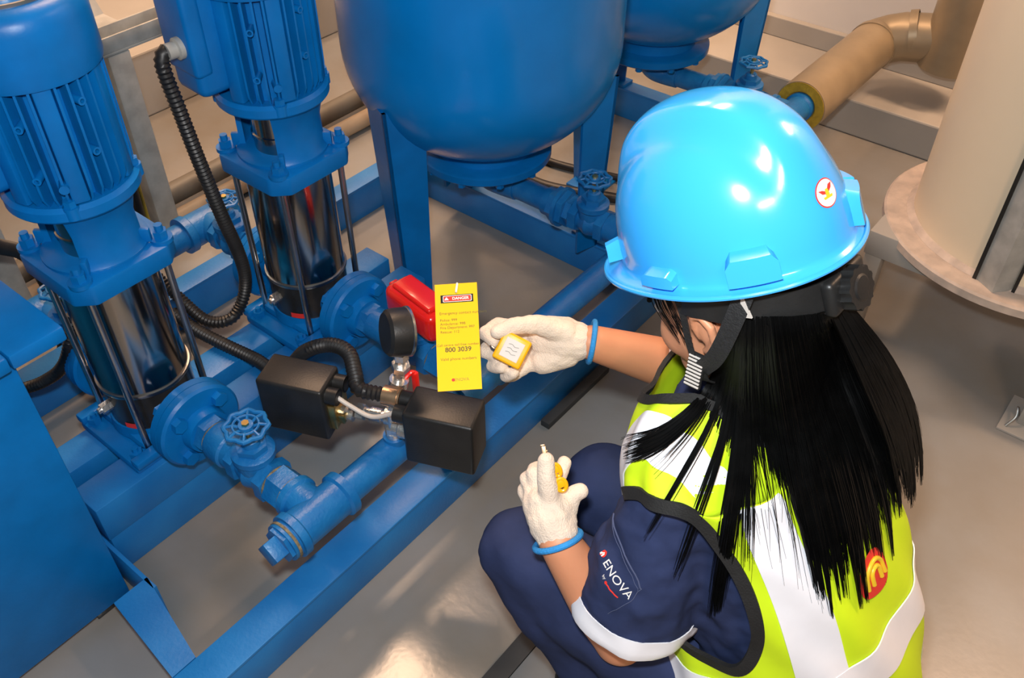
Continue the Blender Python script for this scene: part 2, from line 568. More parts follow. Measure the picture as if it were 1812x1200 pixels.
    # outlet and inlet flanges
    for s in (1, -1):
        bm = bmesh.new()
        lathe(bm, [(0.0, 0.122), (0.080, 0.122), (0.085, 0.126), (0.085, 0.142), (0.0, 0.142)], 44,
              origin=(0, 0, 0.085), axis=(s, 0, 0))
        fg = obj('port_flange', bm, 'blue', t)
        for q in range(4):
            a = PI / 4 + q * PI / 2
            y, z = 0.062 * math.cos(a), 0.085 + 0.062 * math.sin(a)
            bm = bmesh.new()
            hexnut(bm, (s * 0.108, y, z), (s * 0.122, y, z), 0.0135)
            obj('flange_nut', bm, 'blue', fg, 30)
    return t


PX = -1.335
pump1 = make_pump((PX, 0.53, 0.1905), 'blue multistage pump with steel sleeve beside the blue cabinet')
pump2 = dup(pump1, (PX, 0.94, 0.1905), label='blue multistage pump with steel sleeve between the other pump and the tank')


# ---------------------------------------------------------------- valves
def handwheel(bm, r=0.036, t=0.0042, lobes=8):
    P = []
    for i in range(lobes * 4):
        a = 2 * PI * i / (lobes * 4)
        rr = r * (1 + 0.07 * math.cos(lobes * a))
        P.append(Vector((rr * math.cos(a), rr * math.sin(a), 0)))
    tube(bm, P, t, 8, loop=True)
    for i in range(lobes):
        a = 2 * PI * i / lobes
        d = Vector((math.cos(a), math.sin(a), 0))
        tube(bm, [d * r * 0.30 - Vector((0, 0, 0.002)), d * r * 0.62 + Vector((0, 0, 0.0035)), d * r * 1.04], 0.0026, 6)
    lathe(bm, [(0.0, 0.006), (r * 0.36, 0.005), (r * 0.40, -0.001), (r * 0.36, -0.006), (0.0, -0.006)], 20)
    tube(bm, [Vector((r * 0.62 * math.cos(2 * PI * i / 24), r * 0.62 * math.sin(2 * PI * i / 24), 0.0035)) for i in range(24)],
         0.0022, 6, loop=True)


def gate_valve(loc, label, group='gate valves with spoked handwheels', L=0.10, wheel_r=0.036, wheel=True, stem=0.105, rz=0.0):
    """body along local x, stem up"""
    t = thing('gate_valve', label, 'valve', loc, rz, group)
    bm = bmesh.new()
    h = L / 2
    hexnut(bm, (-h, 0, 0), (-h + 0.022, 0, 0), 0.041, PI / 6)
    hexnut(bm, (h - 0.022, 0, 0), (h, 0, 0), 0.041, PI / 6)
    lathe(bm, [(0.030, -h + 0.02), (0.033, -0.016), (0.039, 0.0), (0.033, 0.016), (0.030, h - 0.02)], 28, axis=(1, 0, 0))
    lathe(bm, [(0.026, -0.028), (0.034, -0.01), (0.034, 0.034), (0.039, 0.040), (0.039, 0.052), (0.033, 0.056), (0.0, 0.056)], 28)
    obj('valve_body', bm, 'blue_pipe', t)
    bm = bmesh.new()
    hexnut(bm, (0, 0, 0.055), (0, 0, 0.068), 0.029)
    lathe(bm, [(0.017, 0.067), (0.016, 0.080), (0.012, 0.083), (0.0, 0.083)], 20)
    bo = obj('bonnet', bm, 'blue_pipe', t, 30)
    if wheel:
        part('stem', 'brass', bo, cyl, (0, 0, 0.08), (0, 0, stem + 0.006), 0.005, seg=12)
        bm = bmesh.new()
        handwheel(bm, wheel_r)
        hw = obj('handwheel', bm, 'blue_pipe', t)
        hw.location = (0, 0, stem)
        bm = bmesh.new()
        hexnut(bm, (0, 0, 0.004), (0, 0, 0.010), 0.007)
        obj('wheel_nut', bm, 'brass', hw, 30)
    return t


ZP = 0.2755           # height of the pump outlet centre line
XH, ZH, RH = -0.855, 0.2755, 0.0295

# outlet runs from the pumps to the header
def outlet_run(y, label, longpipe):
    t = thing('outlet_pipe', label, 'pipe', (PX, y, ZP), 0, 'outlet pipes of the pumps')
    bm = bmesh.new()
    lathe(bm, [(0.0, 0.1435), (0.085, 0.1435), (0.085, 0.158), (0.080, 0.163), (0.046, 0.165), (0.042, 0.185), (0.0, 0.185)], 44,
          axis=(1, 0, 0))
    fl_ = obj('flange', bm, 'blue', t)
    for q in range(4):
        a = PI / 4 + q * PI / 2
        y_, z_ = 0.062 * math.cos(a), 0.062 * math.sin(a)
        bm = bmesh.new()
        hexnut(bm, (0.161, y_, z_), (0.177, y_, z_), 0.0145, 0.3)
        obj('flange_bolt', bm, 'blue', fl_, 30)
    part('hex_nipple', 'blue_pipe', t, hexnut, (0.183, 0, 0), (0.205, 0, 0), 0.038, smooth=30)
    if longpipe:
        part('pipe_length', 'blue_pipe', t, cyl, (0.205, 0, 0), (0.274, 0, 0), 0.034, seg=28)
    else:
        part('sealant_ring', 'sealant', t, cyl, (0.205, 0, 0), (0.210, 0, 0), 0.033, seg=28)
        part('check_valve', 'blue_pipe', t, lathe, [(0.0, 0.21), (0.036, 0.21), (0.039, 0.22), (0.039, 0.252), (0.035, 0.256),
                                                   (0.035, 0.272), (0.0, 0.272)], 32, axis=(1, 0, 0))
    return t


outlet_run(0.53, 'short blue outlet pipe with bolted flange next to the cabinet', False)
outlet_run(0.94, 'blue outlet pipe with bolted flange beside the red lockout cover', True)
gate_valve((-1.012, 0.53, ZP), 'blue gate valve with spoked handwheel in front of the pump by the cabinet', stem=0.112)
v2 = gate_valve((-1.0095, 0.94, ZP), 'blue gate valve body under the red lockout cover', wheel=False)


# ---------------------------------------------------------------- discharge header
hd = thing('discharge_header', 'long blue header pipe running above the skid beam beside the worker', 'pipe', (XH, 0, ZH))
part('header_pipe', 'blue_pipe', hd, cyl, (0, 0.50, 0), (0, 2.352, 0), RH, seg=32)


def tee(bm, y, half=0.062, xb=-0.062):
    lathe(bm, [(0.0295, -half), (0.042, -half), (0.042, -half + 0.014), (0.0365, -half + 0.018), (0.0365, half - 0.018),
               (0.042, half - 0.014), (0.042, half), (0.0295, half)], 36, origin=(0, y, 0), axis=(0, 1, 0))
    lathe(bm, [(0.035, 0.0), (0.035, abs(xb) - 0.016), (0.040, abs(xb) - 0.012), (0.040, abs(xb)), (0.0, abs(xb))], 32,
          origin=(0, y, 0), axis=(-1, 0, 0))


for y in (0.53, 0.94):
    part('tee_fitting', 'blue_pipe', hd, tee, y)
bm = bmesh.new()
cyl(bm, (0, 0.452, 0), (0, 0.472, 0), 0.036, seg=28)
hexnut(bm, (0, 0.445, 0), (0, 0.458, 0), 0.034)
box(bm, (-0.019, 0.420, -0.019), (0.019, 0.452, 0.019), 0.002, mtx=Matrix.Translation((0, 0, 0)) @ Matrix.Rotation(0.6, 4, 'Y'))
obj('square_plug', bm, 'blue_pipe', hd, 30)
part('sealant_ring', 'sealant', hd, cyl, (0, 0.458, 0), (0, 0.463, 0), 0.0375, seg=28)
for y in (0.53, 0.94):
    bm = bmesh.new()
    hexnut(bm, (-0.103, y, 0), (-0.064, y, 0), 0.0385)
    cyl(bm, (-0.066, y, 0), (-0.058, y, 0), 0.036, seg=28)
    u = obj('union_nut', bm, 'blue_pipe', hd, 30)
    part('sealant_ring', 'sealant', u, cyl, (-0.0655, y, 0), (-0.061, y, 0), 0.0365, seg=28)
    part('sealant_ring', 'sealant', u, cyl, (-0.108, y, 0), (-0.1025, y, 0), 0.034, seg=28)
bm = bmesh.new()
for y in (0.72,):
    cyl(bm, (0, y, 0.015), (0, y, 0.036), 0.021, seg=20)
obj('branch_socket', bm, 'blue_pipe', hd)
for y in (0.86, 2.05):                                             # posts that carry the header on the beam
    part('header_bracket', 'blue_frame', hd, box, (-0.02, y - 0.02, -ZH + 0.107), (0.02, y + 0.02, -0.027), 0.002)
for k_, y in enumerate((1.53, 2.30)):
    part('tee_fitting', 'blue_pipe', hd, tee, y)

# red lockout cover clamped over the second valve
t = thing('valve_lockout', 'glossy red lockout cover closed over the valve behind the gauge', 'lockout', (-1.0, 0.94, ZP + 0.084))
bm = bmesh.new()
mt = Matrix.Rotation(math.radians(-8), 4, 'Z')
box(bm, (-0.062, -0.036, 0.0), (0.085, 0.036, 0.068), 0.018, 4, mtx=mt)
obj('cover_shell', bm, 'red', t)
bm = bmesh.new()
box(bm, (-0.045, -0.024, 0.064), (0.07, 0.024, 0.076), 0.006, 3, mtx=mt)
obj('raised_lid', bm, 'red', t)
bm = bmesh.new()
box(bm, (-0.076, -0.010, 0.030), (-0.058, 0.010, 0.052), 0.004, 3, mtx=mt)
obj('hinge_lug', bm, 'red', t)

# ---------------------------------------------------------------- gauge manifold and pressure switches on the header
CM = Vector((-0.855, 0.72, 0.0))
mdir = Vector((math.cos(math.radians(23)), math.sin(math.radians(23)), 0))
mrot = Matrix.Rotation(math.radians(23), 4, 'Z')
t = thing('gauge_manifold', 'nickel pipe fittings rising from the header between two black switch boxes', 'fitting', (CM.x, CM.y, 0.312))
bm = bmesh.new()
cyl(bm, (0, 0, 0.0), (0, 0, 0.012), 0.016, seg=18)
hexnut(bm, (0, 0, 0.010), (0, 0, 0.026), 0.017)
cyl(bm, (0, 0, 0.024), (0, 0, 0.060), 0.0135, seg=18)
obj('riser', bm, 'chrome', t, 30)
bm = bmesh.new()
a, b = mdir * -0.066, mdir * 0.006
zc = Vector((0, 0, 0.042))
cyl(bm, a + zc, b + zc, 0.0105, seg=18)
cyl(bm, mdir * -0.040 + zc, mdir * -0.020 + zc, 0.0135, seg=18)
hexnut(bm, mdir * -0.066 + zc, mdir * -0.052 + zc, 0.0155)
cyl(bm, mdir * -0.012 + zc, mdir * 0.010 + zc, 0.0135, seg=18)
obj('cross_tube', bm, 'chrome', t, 30)
bm = bmesh.new()                                                    # ball valve + tube that carries the gauge
P = [Vector((0, 0.0, 0.045)), Vector((-0.010, 0.020, 0.060)), Vector((-0.014, 0.034, 0.090)), Vector((-0.008, 0.038, 0.130)), Vector((0, 0.036, 0.163))]
tube(bm, spline(P, 5), 0.011, 14)
cyl(bm, (-0.014, 0.035, 0.090), (-0.012, 0.037, 0.104), 0.0175, seg=18)
hexnut(bm, (-0.007, 0.038, 0.132), (-0.003, 0.037, 0.146), 0.0165)
cyl(bm, (-0.004, 0.012, 0.050), (-0.010, 0.022, 0.064), 0.0175, seg=18)
obj('gauge_cock', bm, 'chrome', t, 30)
bm = bmesh.new()
tube(bm, spline([(-0.008, 0.040, 0.096), (-0.006, 0.052, 0.104), (-0.002, 0.062, 0.108), (0.0, 0.064, 0.09)], 5), 0.0042, 10)
box(bm, (-0.006, 0.059, 0.056), (0.006, 0.069, 0.108), 0.003)
obj('cock_lever', bm, 'red', t)

gz = 0.312 + 0.166
t = thing('pressure_gauge', 'round black pressure gauge standing on nickel fittings', 'gauge', (CM.x, CM.y + 0.036, gz))
gd = Vector((0.46, 0.84, -0.2)).normalized()                       # dial looks away from the pumps
gc = Vector((0, 0, 0.056))
part('gauge_case', 'black', t, lathe, [(0.0, -0.024), (0.034, -0.023), (0.039, -0.018), (0.041, -0.006), (0.041, 0.014), (0.0, 0.014)],
     44, origin=gc, axis=gd)
part('bezel', 'steel', t, lathe, [(0.040, 0.013), (0.0425, 0.0145), (0.0425, 0.0185), (0.040, 0.0195), (0.037, 0.0185)], 44, origin=gc, axis=gd)
part('dial', 'dial', t, lathe, [(0.038, 0.016), (0.0, 0.016)], 36, origin=gc, axis=gd)
bm = bmesh.new()
hexnut(bm, (0, 0, -0.004), (0, 0, 0.010), 0.014)
cyl(bm, (0, 0, 0.008), (0, 0, 0.022), 0.009, seg=14)
obj('gauge_stem', bm, 'chrome', t, 30)


def switch_box(centre, label, flip):
    t = thing('pressure_switch', label, 'pressure switch', centre, math.radians(23), 'black pressure switches')
    bm = bmesh.new()
    box(bm, (-0.0625, -0.037, -0.062), (0.0625, 0.037, 0.058), 0.006, 3)
    cv = obj('cover', bm, 'black', t)
    bm = bmesh.new()                                               # recessed end with two cable collars
    s = -1 if flip else 1
    for yy in (-0.016, 0.018):
        cyl(bm, (s * 0.054, yy, 0.035), (s * 0.083, yy, 0.035), 0.0155, seg=22)
        lathe(bm, [(0.011, 0.083), (0.0155, 0.083)], 22, origin=(0, yy, 0.035), axis=(s, 0, 0))
    box(bm, (s * 0.05 - 0.006, -0.030, 0.022), (s * 0.05 + 0.012, 0.031, 0.0565), 0.003)
    obj('cable_collar', bm, 'black', cv)
    bm = bmesh.new()
    box(bm, (s * 0.056 - 0.004, -0.026, -0.040), (s * 0.056 + 0.020, 0.026, 0.018), 0.002)
    box(bm, (s * 0.066 - 0.004, -0.018, -0.03), (s * 0.066 + 0.022, 0.018, -0.01), 0.002)
    obj('terminal_block', bm, 'brass', t)
    bm = bmesh.new()
    lathe(bm, [(0.0, 0.0), (0.017, 0.0), (0.017, 0.02), (0.012, 0.024), (0.012, 0.034), (0.0, 0.034)], 18,
          origin=(s * 0.064, 0, -0.022), axis=(s, 0, 0))
    obj('port_nut', bm, 'chrome', t, 30)
    return t


zsw = 0.312 + 0.064
ndir = Vector((-mdir.y, mdir.x, 0))
switch_box(tuple(CM + mdir * -0.166 - ndir * 0.012 + Vector((0, 0, zsw))), 'black boxy pressure switch above the pump outlet pipe', False)
switch_box(tuple(CM + mdir * 0.106 - ndir * 0.018 + Vector((0, 0, zsw))), 'black boxy pressure switch overhanging the skid beam beneath the yellow card', True)
bm = bmesh.new()
p = [CM + mdir * -0.083 + Vector((0.005, -0.026, zsw + 0.034)), CM + mdir * -0.055 + Vector((0.005, -0.030, zsw + 0.022)),
     CM + mdir * -0.015 + Vector((0.008, -0.034, zsw + 0.012)), CM + mdir * 0.023 + Vector((0.013, -0.031, zsw + 0.034))]
tube(bm, spline(p, 8), 0.0042, 10)
tag(obj('signal_cable', bm, 'labelgrey'), 'thin pale cable linking the two black pressure switches', 'cable')


# ---------------------------------------------------------------- suction side
sh = thing('suction_header', 'blue suction header pipe lying behind the pumps', 'pipe', (-1.70, 0, ZP))
bm = bmesh.new()
cyl(bm, (0, 0.315, 0), (0, 1.02, 0), 0.033, seg=28)
obj('header_pipe', bm, 'blue_pipe', sh)
for y in (0.53, 0.94):
    bm = bmesh.new()
    lathe(bm, [(0.033, -0.07), (0.045, -0.07), (0.045, -0.052), (0.040, -0.048), (0.040, 0.048), (0.045, 0.052), (0.045, 0.07), (0.033, 0.07)],
          30, origin=(0, y, 0), axis=(0, 1, 0))
    cyl(bm, (0, y, 0), (0.05, y, 0), 0.037, seg=24)
    obj('tee_fitting', bm, 'blue_pipe', sh)
    bm = bmesh.new()
    lathe(bm, [(0.0, 0.1435), (0.085, 0.1435), (0.085, 0.158), (0.080, 0.163), (0.044, 0.165), (0.040, 0.18), (0.0, 0.18)], 40,
          origin=(PX + 1.70, y, 0), axis=(-1, 0, 0))
    obj('flange', bm, 'blue', sh)
for y in (0.32, 0.74):
    part('header_bracket', 'blue_frame', sh, box, (-0.058, y - 0.02, -ZP + 0.107), (-0.032, y + 0.02, 0.0), 0.002)
gate_valve((-1.597, 0.94, ZP), 'small blue gate valve behind the pump that stands next to the tank', stem=0.112, L=0.098, wheel_r=0.034)
gate_valve((-1.597, 0.53, ZP), 'small blue gate valve behind the pump that stands next to the cabinet', stem=0.112, L=0.098, wheel_r=0.034)


# ---------------------------------------------------------------- pressure tanks
def tank_leg(bm, R0, R1, z0, z1, ang, w0, w1, th=0.008, turn=0.0):
    d0 = Vector((math.cos(ang), math.sin(ang), 0))
    d = Vector((math.cos(ang + turn), math.sin(ang + turn), 0))
    s = Vector((-d.y, d.x, 0))
    for sg in (-1, 1):
        e = (s * sg - d).normalized()                              # flange leaves the ridge inwards at 45 degrees
        n = (s * sg + d).normalized()
        pts = []
        for zz, R, w in ((z0, R0, w0), (z1, R1, w1)):
            r = d0 * R + Vector((0, 0, zz))
            pts.append([r, r + e * w, r + e * w - n * th, r - n * th])
        top = pts[1]
        top[1] = top[1] + Vector((0, 0, 0.0))
        vs = [[bm.verts.new(p) for p in q] for q in pts]
        bm.faces.new(vs[0][::-1])
        bm.faces.new(vs[1])
        for i in range(4):
            j = (i + 1) % 4
            bm.faces.new((vs[0][i], vs[0][j], vs[1][j], vs[1][i]))


def tank(loc, label):
    t = thing('pressure_tank', label, 'tank', loc, 0, 'blue pressure tanks')
    prof = [(0.0, 0.392)]
    for i in range(1, 17):
        a = (PI / 2) * i / 16
        prof.append((0.32 * math.sin(a) ** 0.92, 0.66 - 0.268 * math.cos(a)))
    prof += [(0.32, 0.9), (0.32, 1.35), (0.29, 1.47), (0.2, 1.55), (0.0, 1.58)]
    part('tank_shell', 'blue_tank', t, lathe, prof, 96, smooth=50)
    bm = bmesh.new()
    lathe(bm, [(0.0, 0.352), (0.160, 0.352), (0.166, 0.357), (0.166, 0.374), (0.160, 0.378), (0.0, 0.378)], 56)
    cyl(bm, (0, 0, 0.375), (0, 0, 0.41), 0.125, seg=40)
    fr = obj('base_flange', bm, 'blue', t)
    for q in range(10):
        a = 2 * PI * q / 10
        bm = bmesh.new()
        hexnut(bm, (0.148 * math.cos(a), 0.148 * math.sin(a), 0.34), (0.148 * math.cos(a), 0.148 * math.sin(a), 0.353), 0.010)
        obj('flange_bolt', bm, 'blue', fr, 30)
    for a in (-92, 28, 148):
        zf = 0.0 if a < 0 else 0.1065
        lg = part('leg', 'blue', t, tank_leg, 0.296, 0.318, zf, 0.585, math.radians(a), 0.066, 0.098, smooth=20, turn=math.radians(24 if a < 0 else 0))
        bm = bmesh.new()
        d = Vector((math.cos(math.radians(a)), math.sin(math.radians(a)), 0)) * 0.265
        if a < 0:
            box(bm, (d.x - 0.055, d.y - 0.055, 0.0), (d.x + 0.055, d.y + 0.055, 0.010), 0.002)
        else:
            box(bm, (d.x - 0.055, 0.137, 0.1062), (d.x + 0.055, 0.193, 0.116), 0.002)
        obj('foot_plate', bm, 'blue', lg)
    bm = bmesh.new()
    cyl(bm, (0, 0, 0.356), (0, 0, 0.32), 0.034, seg=24)
    tube(bm, spline([(0, 0.0, 0.33), (0.0, 0.0, 0.30), (0.018, 0.005, 0.283), (0.05, 0.015, 0.2755), (0.09, 0.02, 0.2755)], 6), 0.034, 22)
    cyl(bm, (0.08, 0.02, 0.2755), (0.20, 0.02, 0.2755), 0.030, seg=26)
    op = obj('outlet_pipe', bm, 'blue_pipe', t)
    bm = bmesh.new()
    cyl(bm, (0.185, 0.02, 0.2755), (0.206, 0.02, 0.2755), 0.036, seg=24)
    hexnut(bm, (0.206, 0.02, 0.2755), (0.228, 0.02, 0.2755), 0.045)
    cyl(bm, (0.226, 0.02, 0.2755), (0.236, 0.02, 0.2755), 0.050, seg=26)
    hexnut(bm, (0.234, 0.02, 0.2755), (0.252, 0.02, 0.2755), 0.047, 0.3)
    obj('union', bm, 'blue_pipe', op, 30)
    bm = bmesh.new()
    hexnut(bm, (0.252, 0.02, 0.2755), (0.268, 0.02, 0.2755), 0.037)
    obj('pipe_nipple', bm, 'blue_pipe', op, 30)
    bm = bmesh.new()
    cyl(bm, (0.367, 0.02, 0.2755), (0.3925, 0.02, 0.2755), 0.033, seg=24)
    obj('pipe_nipple', bm, 'blue_pipe', op, 30)
    return t


tank((-1.31, 1.51, 0.0008), 'large blue pressure tank on angle legs next to the pumps')
tank((-1.31, 2.28, 0.0008), 'blue pressure tank farther from the pumps, beside the insulated pipe')
gate_valve((-0.992, 1.53, ZP), 'blue gate valve with handwheel on the pipe under the large tank', stem=0.115, L=0.098)
gate_valve((-0.992, 2.30, ZP), 'dark blue gate valve with handwheel beside the insulated pipe', stem=0.115, L=0.098)

# ---------------------------------------------------------------- blue cabinet at the end of the skid
t = thing('control_cabinet', 'tall blue sheet metal cabinet standing at the end of the skid', 'cabinet', (0, 0, 0.0005))
bm = bmesh.new()
box(bm, (-1.78, -0.52, 0.03), (-1.16, 0.287, 0.635), 0.003)
obj('body', bm, 'blue', t)
part('lid', 'blue', t, box, (-1.82, 0.2775, 0.636), (-1.135, 0.362, 0.662), 0.004)
part('lid', 'blue', t, box, (-1.82, -0.56, 0.636), (-1.135, 0.2755, 0.662), 0.004)
for x in (-1.74, -1.2):
    for y in (-0.48, 0.245):
        part('foot', 'darksteel', t, box, (x - 0.025, y - 0.025, 0.0), (x + 0.025, y + 0.025, 0.031), 0.002)

# ---------------------------------------------------------------- conduits and cables
def conduit(name, pts, label, r=0.0140, pitch=0.0085, cat='conduit', m='rubber', ends=None):
    P = resample(spline(pts, 14), pitch / 2)
    rad = [r * (1.0 if i % 2 else 0.80) for i in range(len(P))]
    bm = bmesh.new()
    tube(bm, P, r, 12, radii=rad)
    o = obj(name, bm, m, None, 60)
    return tag(o, label, cat, 'black corrugated conduits')


conduit('flexible_conduit', [(-1.362, 0.768, 0.872), (-1.362, 0.757, 0.868), (-1.360, 0.750, 0.845), (-1.352, 0.754, 0.77), (-1.352, 0.766, 0.66),
                             (-1.368, 0.792, 0.52), (-1.40, 0.826, 0.40), (-1.422, 0.840, 0.31), (-1.430, 0.822, 0.25), (-1.435, 0.785, 0.222),
                             (-1.48, 0.755, 0.215), (-1.56, 0.750, 0.24), (-1.62, 0.742, 0.28), (-1.70, 0.735, 0.345)],
        'black corrugated conduit hanging from the motor terminal box in a loop')
conduit('flexible_conduit', [(-1.56, 0.725, 0.215), (-1.48, 0.725, 0.208), (-1.39, 0.735, 0.208), (-1.30, 0.745, 0.212), (-1.20, 0.735, 0.24),
                             (-1.10, 0.735, 0.36), (-1.04, 0.752, 0.400), (-0.985, 0.748, 0.414), (-0.935, 0.716, 0.414),
                             CM - mdir * 0.055 + Vector((0, 0, zsw + 0.036)), CM - mdir * 0.006 + Vector((0, 0, zsw + 0.035))],
        'black corrugated conduit snaking across the rails to the pressure switch', r=0.0145)
bm = bmesh.new()
q0 = CM + mdir * 0.026 + Vector((0, 0, zsw + 0.035))
cyl(bm, q0 - mdir * 0.036, q0 - mdir * 0.004, 0.0180, seg=24)
cyl(bm, q0 - mdir * 0.014, q0 - mdir * 0.008, 0.0195, seg=24)
tag(obj('conduit_ferrule', bm, 'bronze'), 'bronze coloured ferrule where the conduit enters the switch box', 'fitting')
conduit('flexible_conduit', [(-1.28, 0.30, 0.93), (-1.45, 0.33, 0.80), (-1.62, 0.40, 0.62), (-1.76, 0.50, 0.44), (-1.84, 0.58, 0.32), (-1.86, 0.60, 0.16), (-1.87, 0.58, 0.03)],
        'thick black conduit dropping behind the pump beside the cabinet', r=0.017)
conduit('flexible_conduit', [(-1.66, 0.30, 0.20), (-1.62, 0.37, 0.205), (-1.56, 0.42, 0.235), (-1.50, 0.455, 0.30), (-1.485, 0.50, 0.40)],
        'black conduit curving out from behind the blue cabinet', r=0.013)
bm = bmesh.new()
tube(bm, spline([(-2.06, 0.985, 0.56), (-2.06, 0.982, 0.40), (-2.06, 0.976, 0.26), (-2.05, 0.965, 0.07), (-2.04, 0.95, 0.01)], 8), 0.0065, 10)
tag(obj('power_cable', bm, 'cableyellow'), 'thin yellow cable running down beside the grey post', 'cable')
bm = bmesh.new()
tube(bm, spline([(-2.05, 0.955, 0.56), (-2.05, 0.955, 0.3), (-2.04, 0.945, 0.12), (-2.03, 0.93, 0.014)], 8), 0.013, 12)
tag(obj('power_cable', bm, 'rubber'), 'thick black cable running down beside the grey post', 'cable')

# ---------------------------------------------------------------- grey steel support frame behind the pumps
t = thing('cable_rack', 'grey galvanised steel rack post with horizontal channel behind the pumps', 'rack', (-2.1, 0, 0.0005))
bm = bmesh.new()
box(bm, (-0.035, 1.005, 0.0), (0.035, 1.065, 0.56), 0.003)
obj('post', bm, 'galv', t)
bm = bmesh.new()
box(bm, (-0.035, 0.55, 0.561), (0.035, 1.86, 0.568), 0.001)
box(bm, (0.029, 0.55, 0.568), (0.035, 1.86, 0.606), 0.001)
box(bm, (-0.035, 0.55, 0.568), (-0.029, 1.86, 0.606), 0.001)
obj('channel', bm, 'galv', t)
bm = bmesh.new()
box(bm, (-0.035, 0.56, 0.0), (0.035, 0.62, 0.56), 0.003)
obj('post', bm, 'galv', t)
bm = bmesh.new()
box(bm, (-0.24, 1.04, 0.561), (-0.04, 1.10, 0.60), 0.002)
prism(bm, [(-0.05, 0.0), (0.05, 0.0), (0.0, 0.07)], 0, 0.05, mtx=Matrix.Translation((-0.16, 1.10, 0.6)) @ Matrix.Rotation(PI / 2, 4, 'X'))
obj('bracket', bm, 'galv', t)

for x, z, r, m, nm, lb in ((-2.20, 0.052, 0.032, 'graypipe', 'floor_pipe', 'dark grey pipe running along the floor behind the skid'),
                           (-2.11, 0.030, 0.027, 'palepipe', 'floor_pipe', 'pale beige pipe lying beside the dark grey pipe')):
    bm = bmesh.new()
    cyl(bm, (x, -1.0, z), (x, 2.62, z), r, seg=24)
    if z > r + 0.002:
        for y in (0.3, 1.5, 2.4):
            box(bm, (x - 0.02, y - 0.015, 0.0006), (x + 0.02, y + 0.015, z - r + 0.004))
    tag(obj(nm, bm, m), lb, 'pipe')

# ---------------------------------------------------------------- insulated pipe at the far end of the header
t = thing('insulated_pipe', 'beige clad insulated pipe with an angled elbow near the wall', 'pipe', (0, 0, 0))
R = 0.074
A0, A1 = Vector((XH, 2.36, ZH)), Vector((XH, 2.87, ZH))
bm = bmesh.new()
lathe(bm, [(0.046, 0.0), (R, 0.0), (R, 0.51)], 40, origin=A0, axis=(0, 1, 0))
o1 = obj('cladding', bm, 'clad', t)
part('insulation', 'foam', t, lathe, [(0.031, 0.012), (0.046, -0.002), (0.0715, -0.002), (0.0715, 0.02)], 40, origin=A0, axis=(0, 1, 0))
part('carrier_pipe', 'blue_pipe', t, cyl, (XH, 2.353, ZH), (XH, 2.62, ZH), RH, seg=28)
B1 = Vector((-0.63, 2.935, 0.335))
bm = bmesh.new()
tube(bm, [A1 - Vector((0, 0.004, 0)), A1 + Vector((0.008, 0.03, 0.003)), A1 + Vector((0.035, 0.052, 0.014)), A1 + Vector((0.07, 0.062, 0.027)), B1], R, 36)
o2 = obj('cladding', bm, 'clad', t)
bm = bmesh.new()
cyl(bm, B1 + Vector((-0.005, 0, -0.085)), B1 + Vector((0.02, 0, 0.9)), 0.088, seg=36)
obj('riser_cladding', bm, 'clad', t)
for p_, d_ in ((A1, Vector((0, 1, 0))), (A1 + Vector((0.10, 0.063, 0.04)), (B1 - A1).normalized())):
    part('band', 'clad', o2, lathe, [(R, -0.012), (R + 0.003, -0.012), (R + 0.003, 0.012), (R, 0.012)], 36, origin=p_, axis=d_)

# ---------------------------------------------------------------- big beige column on its support table
CX, CY = -0.16, 2.117
t = thing('support_table', 'low beige steel table under the large beige column', 'table', (CX, CY, 0.0005))
bm = bmesh.new()
box(bm, (-0.288, -0.242, 0.235), (0.288, 0.27, 0.2992), 0.003)
obj('table_frame', bm, 'curb', t)
for x in (-0.264, 0.264):
    for y in (-0.218, 0.245):
        part('leg', 'curb', t, box, (x - 0.02, y - 0.02, 0.0), (x + 0.02, y + 0.02, 0.236), 0.002)
bm = bmesh.new()
lathe(bm, [(0.0, 0.2765), (0.320, 0.2765), (0.327, 0.280), (0.327, 0.298), (0.322, 0.302), (0.0, 0.302)], 72)
obj('round_plate', bm, 'mastic', t)
t = thing('clad_column', 'large beige clad cylindrical column standing on a round plate', 'column', (CX, CY, 0.3028))
part('cladding', 'column', t, lathe, [(0.0, 0.0), (0.262, 0.0), (0.262, 2.4), (0.0, 2.4)], 96)
part('sealing_bead', 'mastic', t, lathe, [(0.262, 0.0), (0.276, 0.0), (0.268, 0.008), (0.262, 0.011)], 72)
t = thing('angle_strut', 'grey steel angle strut standing against the beige column', 'post', (-0.155, 1.834, 0.3028))
part('angle_iron', 'galv', t, prism, [(-0.040, 0.010), (0.002, -0.018), (0.032, 0.014), (0.027, 0.018), (0.002, -0.010), (-0.036, 0.016)], 0.0, 1.6, smooth=20)
part('gasket_strip', 'rubber', t, box, (-0.048, 0.006, 0.0), (-0.040, 0.020, 1.6))
part('gasket_strip', 'rubber', t, box, (0.033, 0.010, 0.0), (0.040, 0.020, 1.6))
t = thing('floor_bracket', 'small grey post on a base plate on the floor near the column', 'bracket', (0.045, 1.83, 0.0005))
part('base_plate', 'curb', t, box, (-0.07, -0.06, 0.0), (0.09, 0.07, 0.006), 0.001)
part('post', 'galv', t, box, (-0.04, -0.02, 0.006), (0.04, 0.05, 0.20), 0.003)
bm = bmesh.new()
tube(bm, spline([(-0.055, -0.045, 0.007), (-0.045, -0.03, 0.03), (-0.05, -0.015, 0.045), (-0.042, -0.01, 0.02)], 6), 0.003, 8)
obj('wire_end', bm, 'steel', t)

